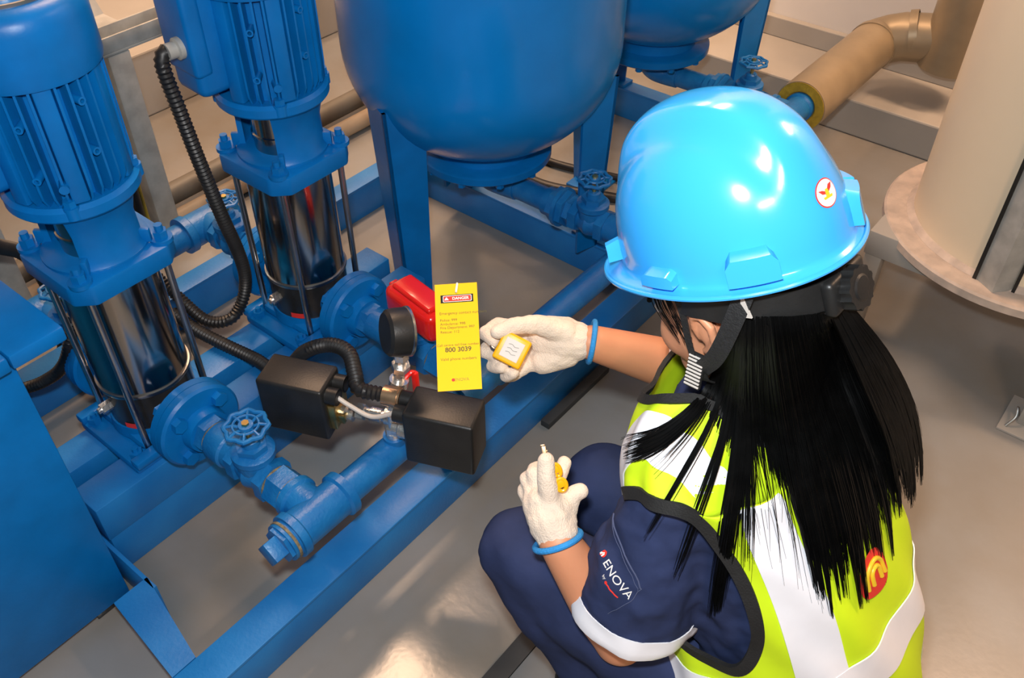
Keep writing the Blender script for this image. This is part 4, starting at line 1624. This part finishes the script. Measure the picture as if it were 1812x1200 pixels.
for i in range(48):
    bm.faces.new((prof[0][i], prof[0][(i + 1) % 48], prof[1][(i + 1) % 48], prof[1][i]))
bm.faces.new(prof[1])
bm.faces.new(prof[0][::-1])
lathe(bm, [(0.015, 0.0135), (0.012, 0.0155), (0.0, 0.016)], 24, origin=kc, axis=ax)
obj('ratchet_knob', bm, 'black', band, 30)
# chin strap webbing on both sides, meeting at a ridged buckle
for s in (1, -1):
    q = [Vector((0.022, s * 0.088, 0.0)), Vector((0.020, s * 0.085, -0.042)), Vector((0.027, s * 0.080, -0.085)), Vector((0.030, s * 0.076, -0.108))]
    bm = bmesh.new()
    P = spline(q, 8)
    ribbon(bm, P, [Vector((0.1, s, 0)).normalized()] * len(P), 0.009, 0.0018)
    st = obj('chin_strap', bm, 'webbing', t)
    q = [Vector((-0.072, s * 0.086, 0.0)), Vector((-0.050, s * 0.0930, -0.040)), Vector((-0.016, s * 0.091, -0.088)), Vector((0.022, s * 0.077, -0.122))]
    bm = bmesh.new()
    P = spline(q, 8)
    ribbon(bm, P, [Vector((-0.15, s, 0)).normalized()] * len(P), 0.020, 0.0018)
    obj('chin_strap', bm, 'webbing', t)
    q = [Vector((0.026, s * 0.076, -0.122)), Vector((0.036, s * 0.062, -0.150)), Vector((0.046, s * 0.03, -0.172)), Vector((0.048, 0, -0.176))]
    bm = bmesh.new()
    P = spline(q, 8)
    ribbon(bm, P, [Vector((0.0, s * 0.8, -0.6)).normalized()] * len(P), 0.014, 0.0018)
    obj('chin_strap', bm, 'webbing', t)
    bk = bmesh.new()
    mt = Matrix.Translation((0.030, s * 0.0800, -0.124)) @ Matrix.Rotation(math.radians(-18), 4, 'Y') @ Matrix.Rotation(s * math.radians(14), 4, 'X')
    box(bk, (-0.010, -0.003, -0.022), (0.010, 0.003, 0.022), 0.0015, mtx=mt)
    bo_ = obj('buckle', bk, 'binding', t)
    for k in range(9):
        bk = bmesh.new()
        box(bk, (-0.0095, s * 0.001 - 0.0035, -0.0195 + k * 0.0046), (0.0095, s * 0.001 + 0.0035, -0.0170 + k * 0.0046), 0.0006, 1, mtx=mt)
        obj('buckle_rib', bk, 'labelgrey', bo_)
    bm = bmesh.new()
    prism(bm, [(-0.072, -0.034), (-0.058, -0.034), (-0.066, -0.006)], s * 0.0905 - 0.001, s * 0.0905 + 0.001,
          mtx=Matrix(((1, 0, 0, 0), (0, 0, 1, 0), (0, 1, 0, 0), (0, 0, 0, 1))))
    obj('webbing_tab', bm, 'labelgrey', t)
# oval maker's sticker with a spread-winged bird
HMI = HM.inverted()
hb = BVHTree.FromPolygons([HM @ v.co for v in shell.data.vertices], [tuple(p.vertices) for p in shell.data.polygons])


def stick(bvh, px, py):
    h_, n_, _, _ = bvh.ray_cast(Vector((0, 0, CAM_H)), aim(px, py))
    return h_, n_


sc, sn = stick(hb, 1462, 341)
if sn.dot(sc - HM @ Vector((0, 0, 0.03))) < 0:
    sn = -sn
sx = (RGT - sn * RGT.dot(sn)).normalized()
sy = sn.cross(sx)


def on_hat(u, v, off):
    q = sc + sx * u + sy * v
    c_, n_, _, _ = hb.find_nearest(q)
    return HMI @ (c_ + sn * off)


def flat_shape(poly, off, m, name, parent, n=1):
    bm = bmesh.new()
    vs = [bm.verts.new(on_hat(u, v, off)) for u, v in poly]
    ct = bm.verts.new(on_hat(sum(p[0] for p in poly) / len(poly), sum(p[1] for p in poly) / len(poly), off))
    for i in range(len(vs)):
        bm.faces.new((vs[i], vs[(i + 1) % len(vs)], ct))
    return obj(name, bm, m, parent, 60)


def oval(rx, ry, rot, n=32, c=(0, 0)):
    return [(c[0] + rx * math.cos(2 * PI * i / n) * math.cos(rot) - ry * math.sin(2 * PI * i / n) * math.sin(rot),
             c[1] + rx * math.cos(2 * PI * i / n) * math.sin(rot) + ry * math.sin(2 * PI * i / n) * math.cos(rot)) for i in range(n)]


rt = 0.5
st = flat_shape(oval(0.0155, 0.0145, rt), 0.0006, 'redprint', 'oval_sticker', shell)
flat_shape(oval(0.0142, 0.0132, rt), 0.0009, 'white', 'sticker_face', st)
rot = lambda P: [(x * math.cos(rt) - y * math.sin(rt), x * math.sin(rt) + y * math.cos(rt)) for x, y in P]
flat_shape(rot([(-0.011, 0.005), (-0.006, 0.004), (-0.001, 0.0015), (-0.002, -0.001), (-0.007, 0.0005)]), 0.0012, 'redprint', 'wing_print', st)
flat_shape(rot([(0.011, 0.0075), (0.005, 0.007), (0.000, 0.0015), (0.002, -0.0005), (0.008, 0.003)]), 0.0012, 'redprint', 'wing_print', st)
flat_shape(rot([(-0.002, 0.004), (0.002, 0.004), (0.003, -0.002), (0.0, -0.005), (-0.003, -0.002)]), 0.0013, 'stickyellow', 'bird_print', st)
flat_shape(rot([(-0.007, -0.003), (0.007, -0.003), (0.006, -0.0055), (-0.006, -0.0055)]), 0.0012, 'stickyellow', 'bird_print', st)


# ---------------------------------------------------------------- long black hair
hv = [HM @ Vector((-0.012 + 0.101 * math.sin(a) * math.cos(b), 0.083 * math.sin(a) * math.sin(b), -0.045 + 0.100 * math.cos(a)))
      for a in [PI * i / 24 for i in range(25)] for b in [2 * PI * j / 40 for j in range(40)]]
hf = [(i * 40 + j, i * 40 + (j + 1) % 40, (i + 1) * 40 + (j + 1) % 40, (i + 1) * 40 + j) for i in range(24) for j in range(40)]
allv, allf = list(hv), list(hf)
for ob in (vest, shirt, body):
    b0 = len(allv)
    allv += [v.co.copy() for v in ob.data.vertices]
    allf += [tuple(b0 + k for k in p.vertices) for p in ob.data.polygons]
ab = BVHTree.FromPolygons(allv, allf)
bm = bmesh.new()
# scalp cap behind the ears and under the helmet
cap = [[bm.verts.new(v) for v in hv[i * 40:(i + 1) * 40]] for i in range(25)]
for i in range(24):
    for j in range(40):
        q = [cap[i][j], cap[i][(j + 1) % 40], cap[i + 1][(j + 1) % 40], cap[i + 1][j]]
        ctr = HMI @ (sum((v.co for v in q), Vector()) / 4)
        if ctr.x < (0.0 if ctr.z < -0.03 else 0.085) and ctr.z > -0.130 and not (ctr.x > -0.025 and ctr.z < -0.035):
            bm.faces.new(q)
bmesh.ops.delete(bm, geom=[v for v in bm.verts if not v.link_faces], context='VERTS')

GUIDES = [  # how the locks fall, traced from crown to tip
    [(1290, 560), (1270, 640), (1235, 705), (1170, 755), (1098, 772)],
    [(1300, 560), (1285, 660), (1255, 750), (1200, 850), (1140, 955)],
    [(1315, 560), (1310, 690), (1300, 820), (1275, 960), (1248, 1098)],
    [(1330, 560), (1330, 690), (1340, 800), (1355, 900), (1370, 1010)],
    [(1360, 560), (1375, 700), (1400, 850), (1430, 980), (1450, 1098)],
    [(1400, 560), (1425, 700), (1460, 840), (1488, 965), (1505, 1085)],
    [(1440, 556), (1475, 690), (1515, 800), (1547, 920), (1566, 1045)],
    [(1475, 548), (1530, 660), (1575, 760), (1600, 850), (1604, 935)],
    [(1505, 540), (1570, 620), (1612, 700), (1630, 780), (1634, 862)],
]


def guide(u, f):
    i = min(len(GUIDES) - 2, max(0, int(u)))
    k = u - i
    P = [Vector((a[0] + (b[0] - a[0]) * k, a[1] + (b[1] - a[1]) * k, 0)) for a, b in zip(GUIDES[i], GUIDES[i + 1])]
    s = f * 4
    j = min(3, int(s))
    a = P[max(0, j - 1)]; b = P[j]; c = P[j + 1]; d = P[min(4, j + 2)]
    t_ = s - j
    q = 0.5 * ((2 * b) + (c - a) * t_ + (2 * a - 5 * b + 4 * c - d) * t_ * t_ + (3 * b - a - 3 * c + d) * t_ ** 3)
    return q.x, q.y


EYE = Vector((0, 0, CAM_H))
_cache = {}


def lie(u, f):
    """point where the lock rests on head, vest or sleeve"""
    key = (round(u * 12), round(f * 24))
    if key not in _cache:
        x, y = guide(key[0] / 12, key[1] / 24)
        h_, n_, _, dist = ab.ray_cast(EYE, aim(x, y))
        _cache[key] = None if h_ is None else (h_ - EYE).dot(FWD)
    return _cache[key]


# smooth depth field over (u, f)
NU, NF = 97, 25
Dp = np.full((NU, NF), np.nan)
for i in range(NU):
    for j in range(NF):
        d = lie(i / 12, j / 24)
        if d is not None:
            Dp[i, j] = d
for i in range(NU):                      # past the silhouette the hair hangs at the depth of its neighbours
    col = Dp[i]
    ok = ~np.isnan(col)
    if ok.sum() >= 2:
        Dp[i] = np.interp(np.arange(NF), np.arange(NF)[ok], col[ok])
for i in range(NU):
    if np.isnan(Dp[i]).any():
        Dp[i] = Dp[i - 1]
Dp = np.minimum(Dp, 1.42)
for it in range(10):                     # hair bridges hollows: only ever move nearer to the outside
    pad = np.pad(Dp, 1, mode='edge')
    avg = (pad[:-2, 1:-1] + pad[2:, 1:-1] + pad[1:-1, :-2] + pad[1:-1, 2:]) / 4
    Dp = np.minimum(Dp, avg) * 0.6 + Dp * 0.4


def depth(u, f):
    a, b = min(NU - 1.001, max(0, u * 12)), min(NF - 1.001, max(0, f * 24))
    i, j = int(a), int(b)
    x, y = a - i, b - j
    return (Dp[i, j] * (1 - x) * (1 - y) + Dp[i + 1, j] * x * (1 - y) + Dp[i, j + 1] * (1 - x) * y + Dp[i + 1, j + 1] * x * y)


# thick under layer of the main fall
rows = []
for i in range(49):
    u = 4.15 + 3.8 * i / 48
    row = []
    ext = 0.52 + 0.06 * math.sin(u * 17) + 0.05 * math.sin(u * 31 + 1)
    for j in range(25):
        f = ext * j / 24
        x, y = guide(u, f)
        row.append(bm.verts.new(at(x, y, depth(u, f) - 0.006)))
    rows.append(row)
for A, B in zip(rows, rows[1:]):
    for k in range(24):
        bm.faces.new((A[k], A[k + 1], B[k + 1], B[k]))

rows = []                                # and of the hair round the neck
for i in range(41):
    u = 0.35 + 3.85 * i / 40
    row = []
    ext = 0.34 + 0.04 * math.sin(u * 9) + 0.025 * u
    for j in range(17):
        f = ext * j / 16
        x, y = guide(u, f)
        row.append(bm.verts.new(at(x, y, depth(u, f) - 0.005)))
    rows.append(row)
for A, B in zip(rows, rows[1:]):
    for k in range(16):
        bm.faces.new((A[k], A[k + 1], B[k + 1], B[k]))

rng = random.Random(11)


def strand(u, du, f0, f1, lift, r, seg=3, n=15, wav=0.0):
    P, rad = [], []
    ph = rng.uniform(0, 6)
    for k in range(n + 1):
        s = k / n
        f = f0 + (f1 - f0) * s
        uu = min(7.99, max(0.0, u + du * s * s))
        x, y = guide(uu, f)
        x += wav * math.sin(ph + 5 * s) * s
        ll = lift * math.sin(PI * min(1, 0.15 + s * 0.85)) + 0.004
        P.append(at(x, y, depth(uu, f) - ll))
        rad.append(r * (1 - 0.75 * max(0, (s - 0.6) / 0.4)))
    tube(bm, P, r, seg, radii=rad, caps=False)


def lock(u, n, spread, f1, r=0.0009, lift=(0.002, 0.016), conv=0.6, wav=3):
    """n strands that gather towards their tips"""
    for _ in range(n):
        o_ = rng.gauss(0, spread)
        strand(u + o_, -o_ * conv, rng.uniform(0, 0.05), f1 * rng.uniform(0.86, 1.02), rng.uniform(*lift), r * rng.uniform(0.7, 1.2), wav=wav * rng.uniform(0.2, 1))


# main mass: many locks side by side
k = 4.05
while k < 8.0:
    lock(k, 52, 0.11, rng.uniform(0.78, 1.03) if k < 7.4 else rng.uniform(0.85, 1.0), 0.0011, (0.002, 0.026), conv=rng.uniform(0.65, 0.95))
    k += rng.uniform(0.14, 0.24)
for _ in range(900):
    u = rng.uniform(4.1, 7.95)
    strand(u, rng.uniform(-0.15, 0.15), 0, rng.uniform(0.5, 0.82), rng.uniform(0.006, 0.030), 0.0008, wav=4)
# the separate lock over the shoulder blade and the wisps over the shoulder
lock(2.15, 170, 0.13, 1.0, 0.0011, (0.002, 0.020), conv=0.6)
lock(2.6, 40, 0.16, 0.9, 0.0010, (0.002, 0.016), conv=0.45)
lock(0.16, 170, 0.15, 1.0, 0.0011, (0.002, 0.012), conv=0.5)
lock(0.5, 12, 0.12, 0.85, 0.0008, (0.002, 0.012), conv=0.4)
lock(1.0, 26, 0.07, 1.0, 0.0009, (0.002, 0.012), conv=0.7)
lock(1.5, 26, 0.08, 0.98, 0.0009, (0.002, 0.012), conv=0.7)
for u in np.linspace(2.6, 4.1, 60):
    strand(float(u) + rng.uniform(-.05, .05), rng.uniform(-0.4, 0.4), 0, rng.uniform(0.35, 1.0), rng.uniform(0.002, 0.02), 0.0006, wav=8)
for _ in range(650):                      # roots fan out from the crown
    u = rng.uniform(0.6, 4.2)
    strand(u, rng.uniform(-0.1, 0.1), 0, rng.uniform(0.32, 0.46) + 0.03 * u, rng.uniform(0.002, 0.012), 0.0011)
for s in (1, -1):                         # side locks in front of the ear
    for _ in range(26):
        a_ = rng.uniform(0.048, 0.072)
        P = [H(a_, s * 0.071, -0.012), H(a_ - 0.002 + rng.uniform(-.004, .004), s * 0.0715, -0.05), H(a_ - 0.012 + rng.uniform(-.006, .006), s * 0.068, -0.088 + rng.uniform(-.015, .01))]
        P = spline(P, 4)
        tube(bm, P, 0.0007, 3, radii=[0.0008 * (1 - 0.7 * i / len(P)) for i in range(len(P))], caps=False)
hair = child(obj('hair', bm, 'hair', None, 80))
# ---------------------------------------------------------------- lettering helper
def text_mesh(body_, size, bold=False, align='CENTER'):
    cu = bpy.data.curves.new('text', 'FONT')
    cu.body = body_
    cu.size = size
    cu.align_x = align
    cu.align_y = 'CENTER'
    cu.offset = size * (0.022 if bold else 0.0)
    o = bpy.data.objects.new('text', cu)
    C.objects.link(o)
    me = evmesh(o)
    bpy.data.objects.remove(o)
    return me


def print_on(parent, name, m, body_, size, x, y, off, bold=False, align='CENTER', rot=0.0, mp=None):
    me = text_mesh(body_, size, bold, align)
    for v in me.vertices:
        u, w_ = v.co.x, v.co.y
        u, w_ = u * math.cos(rot) - w_ * math.sin(rot), u * math.sin(rot) + w_ * math.cos(rot)
        v.co = mp(x + u, y + w_, off) if mp else Vector((x + u, y + w_, off))
    me.materials.clear()
    me.materials.append(M[m])
    o = bpy.data.objects.new(name, me)
    C.objects.link(o)
    o.parent = parent
    return o


def frame_from(origin, xa, ya):
    xa = xa.normalized()
    za = xa.cross(ya).normalized()
    ya = za.cross(xa)
    m = Matrix((xa, ya, za)).transposed().to_4x4()
    m.translation = origin
    return m


# ---------------------------------------------------------------- yellow danger card held in her right hand
tl, tr_, br_, bl = at(766, 504, 1.365), at(839, 501, 1.365), at(858, 687, 1.300), at(778, 694, 1.300)
cen = (tl + tr_ + br_ + bl) / 4
cm = frame_from(cen, (tr_ - tl) + (br_ - bl), (tl - bl) + (tr_ - br_))
CW, CH = ((tr_ - tl).length + (br_ - bl).length) / 2, ((tl - bl).length + (tr_ - br_).length) / 2
t = thing('danger_card', 'yellow warning card with red and black header held up by the right glove', 'tag', cen)
t.rotation_mode = 'QUATERNION'
t.rotation_quaternion = cm.to_quaternion()
hx, hy_ = CW / 2, CH / 2
bm = bmesh.new()
box(bm, (-hx, -hy_, -0.0006), (hx, hy_, 0.0006))
obj('card', bm, 'tag', t, 0)
pc = lambda u, v: ((u - 0.5) * CW, (0.5 - v) * CH)                # fractions of the card, v down


def plate(name, m, u0, u1, v0, v1, off, r, parent):
    bm = bmesh.new()
    (x0, y0), (x1, y1) = pc(u0, v1), pc(u1, v0)
    pts = []
    for cx, cy, a0 in ((x1 - r, y1 - r, 0), (x0 + r, y1 - r, 90), (x0 + r, y0 + r, 180), (x1 - r, y0 + r, 270)):
        for k in range(5):
            a = math.radians(a0 + k * 22.5)
            pts.append((cx + r * math.cos(a), cy + r * math.sin(a)))
    prism(bm, pts, off, off + 0.0001)
    return obj(name, bm, m, parent, 0)


h1 = plate('header_plate', 'binding', 0.13, 0.90, 0.108, 0.185, 0.0007, 0.0004, t)
plate('header_border', 'white', 0.185, 0.86, 0.116, 0.177, 0.0010, 0.0015, h1)
plate('header_field', 'redprint', 0.20, 0.845, 0.121, 0.172, 0.0012, 0.0012, h1)
print_on(h1, 'printed_text', 'white', 'DANGER', CH * 0.036, *pc(0.60, 0.147), 0.0014, True)
bm = bmesh.new()
x0, y0 = pc(0.27, 0.147)
prism(bm, [(x0 - 0.0035, y0 - 0.0022), (x0 + 0.0035, y0 - 0.0022), (x0, y0 + 0.003)], 0.0014, 0.0015)
obj('warning_triangle', bm, 'white', h1, 0)
LEFT = 'LEFT'
for body_, sz, u, v, al, m_, b_ in (
        ('Emergency contact numbers', 0.036, 0.09, 0.285, LEFT, 'ink', False),
        ('Police: 999', 0.034, 0.10, 0.350, LEFT, 'ink', False),
        ('Ambulance: 998', 0.034, 0.10, 0.387, LEFT, 'ink', False),
        ('Fire Department: 997', 0.034, 0.10, 0.422, LEFT, 'ink', False),
        ('Rescue: 112', 0.034, 0.10, 0.462, LEFT, 'ink', False),
        ('Call centre toll free number', 0.032, 0.50, 0.585, 'CENTER', 'ink', False),
        ('800 3039', 0.060, 0.50, 0.630, 'CENTER', 'ink', True),
        ('Valid phone numbers', 0.036, 0.50, 0.715, 'CENTER', 'ink', False),
        ('ENOVA', 0.038, 0.55, 0.905, 'CENTER', 'inkfaint', True)):
    print_on(t, 'printed_text', m_, body_, CH * sz, *pc(u, v), 0.0008, b_, al)
bm = bmesh.new()
x0, y0 = pc(0.36, 0.905)
lathe(bm, [(0.0, 0.0), (0.0024, 0.0)], 16, origin=(x0, y0, 0.0008))
obj('logo_dot', bm, 'redprint', t, 0)
bm = bmesh.new()
x0, y0 = pc(0.50, 0.085)
lathe(bm, [(0.0, 0.0), (0.0016, 0.0)], 14, origin=(x0, y0, 0.0009))
obj('punched_hole', bm, 'binding', t, 0)
bm = bmesh.new()
tube(bm, spline([(x0, y0, -0.002), (x0 + 0.0005, y0 + 0.002, 0.003), (x0 + 0.002, y0 + 0.010, 0.003), (x0 + 0.002, y0 + 0.0145, 0.0),
                 (x0 + 0.001, y0 + 0.010, -0.003), (x0, y0 + 0.002, -0.003)], 6), 0.0017, 10)
obj('cable_tie', bm, 'white', t)

# ---------------------------------------------------------------- yellow padlock in her right hand
pcn = at(906, 619, 1.350)
pm = frame_from(pcn, at(938, 607, 1.350) - at(905, 590, 1.350), at(905, 590, 1.350) - at(874, 630, 1.350))
t = thing('padlock', 'square yellow padlock with grey sticker resting on the glove fingers', 'padlock', pcn)
t.rotation_mode = 'QUATERNION'
t.rotation_quaternion = pm.to_quaternion()
bm = bmesh.new()
box(bm, (-0.0225, -0.0225, -0.009), (0.0225, 0.0225, 0.009), 0.0035, 3)
lb = obj('lock_body', bm, 'lockyellow', t)
bm = bmesh.new()
box(bm, (-0.0145, -0.0150, 0.009), (0.0145, 0.0150, 0.0096), 0.0004, 1)
ls = obj('sticker', bm, 'labelgrey', lb, 0)
for yy in (-0.006, 0.0, 0.006):
    bm = bmesh.new()
    tube(bm, spline([(-0.008, yy, 0.0097), (-0.003, yy + 0.0012, 0.0097), (0.002, yy - 0.0008, 0.0097), (0.008, yy + 0.0006, 0.0097)], 5), 0.0003, 5)
    obj('pen_mark', bm, 'graypipe', ls)
bm = bmesh.new()
tube(bm, spline([(-0.016, 0.012, -0.004), (-0.027, 0.011, -0.010), (-0.031, 0.006, -0.015), (-0.032, 0.0, -0.016), (-0.031, -0.006, -0.015),
                 (-0.027, -0.011, -0.010), (-0.016, -0.012, -0.004)], 6), 0.003, 12)
sk = obj('shackle', bm, 'steel', t)

# ---------------------------------------------------------------- keys in her left hand
kb = at(993, 848, 1.192)
t = thing('key_fob', 'small yellow plastic key fobs with a brass key in the left glove', 'key', kb)
for i, (x, y, d) in enumerate(((985, 832, 1.186), (993, 858, 1.180))):
    c0 = at(x, y, d) - kb
    bm = bmesh.new()
    m4 = Matrix.Translation(c0) @ frame_from(Vector(), RGT * 0.9 + UPV * 0.35, UPV * 0.9 - FWD * 0.2).to_3x3().to_4x4()
    P = []
    for k in range(24):
        a = 2 * PI * k / 24
        P.append(m4 @ Vector(((0.0048 + 0.002 * i) * math.cos(a), 0.0085 * math.sin(a), 0)))
    tube(bm, P, 0.0026, 10, loop=True)
    box(bm, (-0.0055, -0.004, -0.0018), (0.0055, 0.008, 0.0018), 0.0014, mtx=m4)
    obj('fob', bm, 'lockyellow', t)
bm = bmesh.new()
kt = at(961, 787, 1.170) - kb
k0 = at(965, 812, 1.172) - kb
dk = (kt - k0).normalized()
mk = frame_from(k0, dk.cross(FWD), dk)
box(bm, (-0.0032, -0.012, -0.0011), (0.0032, (kt - k0).length * 0.9, 0.0011), 0.0008, mtx=mk)
box(bm, (-0.0046, (kt - k0).length * 0.45, -0.001), (0.0032, (kt - k0).length * 0.6, 0.001), 0.0005, mtx=mk)
box(bm, (-0.0022, (kt - k0).length * 0.85, -0.001), (0.0040, (kt - k0).length * 1.02, 0.001), 0.0005, mtx=mk)
obj('key_blade', bm, 'bronze', t)

# ---------------------------------------------------------------- lettering and pocket on the sleeve
def sleeve_map(px, py, angle):
    h_, n_, _, _ = sb.ray_cast(Vector((0, 0, CAM_H)), aim(px, py))
    if n_.dot(FWD) > 0:
        n_ = -n_
    rx = RGT * math.cos(angle) - UPV * math.sin(angle)
    ux = (rx - n_ * rx.dot(n_)).normalized()
    uy = n_.cross(ux)

    def mp(u, v, off):
        q = h_ + ux * u + uy * v
        c_, m_, _, _ = sb.find_nearest(q)
        if m_.dot(n_) < 0:
            m_ = -m_
        return c_ + m_ * off
    return mp


mp = sleeve_map(1088, 1022, math.radians(45))
print_on(shirt, 'printed_text', 'white', 'ENOVA', 0.0165, 0.004, 0.0, 0.0012, False, mp=mp)
print_on(shirt, 'printed_text', 'white', 'by', 0.0062, -0.008, -0.013, 0.0012, False, mp=mp)
bm = bmesh.new()
vs = [bm.verts.new(mp(-0.0345 + 0.0062 * math.cos(2 * PI * i / 24), 0.002 + 0.0062 * math.sin(2 * PI * i / 24), 0.0011)) for i in range(24)]
ct = bm.verts.new(mp(-0.0345, 0.002, 0.0011))
for i in range(24):
    bm.faces.new((vs[i], vs[(i + 1) % 24], ct))
o = obj('sleeve_logo', bm, 'redprint')
o.parent = shirt
for k, (r_) in enumerate((0.0036, 0.0016)):
    bm = bmesh.new()
    P = [mp(-0.0345 - r_, -0.0015, 0.0018)] + [mp(-0.0345 + r_ * math.cos(a), 0.0012 + r_ * math.sin(a), 0.0018) for a in [PI - PI * i / 8 for i in range(9)]] + \
        [mp(-0.0345 + r_, -0.0015, 0.0018)]
    tube(bm, P, 0.0006, 6)
    l_ = obj('logo_stroke', bm, 'white')
    l_.parent = o
bm = bmesh.new()
tube(bm, [mp(0.001 + 0.003 * i, -0.0150 + 0.0003 * math.sin(i * 2), 0.0012) for i in range(8)], 0.0009, 6)
lathe(bm, [(0.0, 0.0), (0.0022, 0.0)], 12, origin=mp(-0.001, -0.0145, 0.0014), axis=mp(-0.001, -0.0145, 0.01) - mp(-0.001, -0.0145, 0.0))
o2 = obj('red_lettering', bm, 'redprint')
o2.parent = shirt
# pocket: stitched flap edge running across the sleeve
mp2 = sleeve_map(1105, 985, math.radians(45))
bm = bmesh.new()
for off_, rr in ((0.0, 0.0011), (-0.006, 0.0005)):
    P = [mp2(-0.055 + 0.009 * i, 0.004 + off_ + 0.0012 * math.sin(i), 0.0012) for i in range(13)]
    tube(bm, P, rr, 6)
P = [mp2(0.053, 0.004 - 0.009 * i, 0.001) for i in range(9)]
tube(bm, P, 0.0006, 6)
o3 = obj('pocket_seam', bm, 'stitch')
o3.parent = shirt
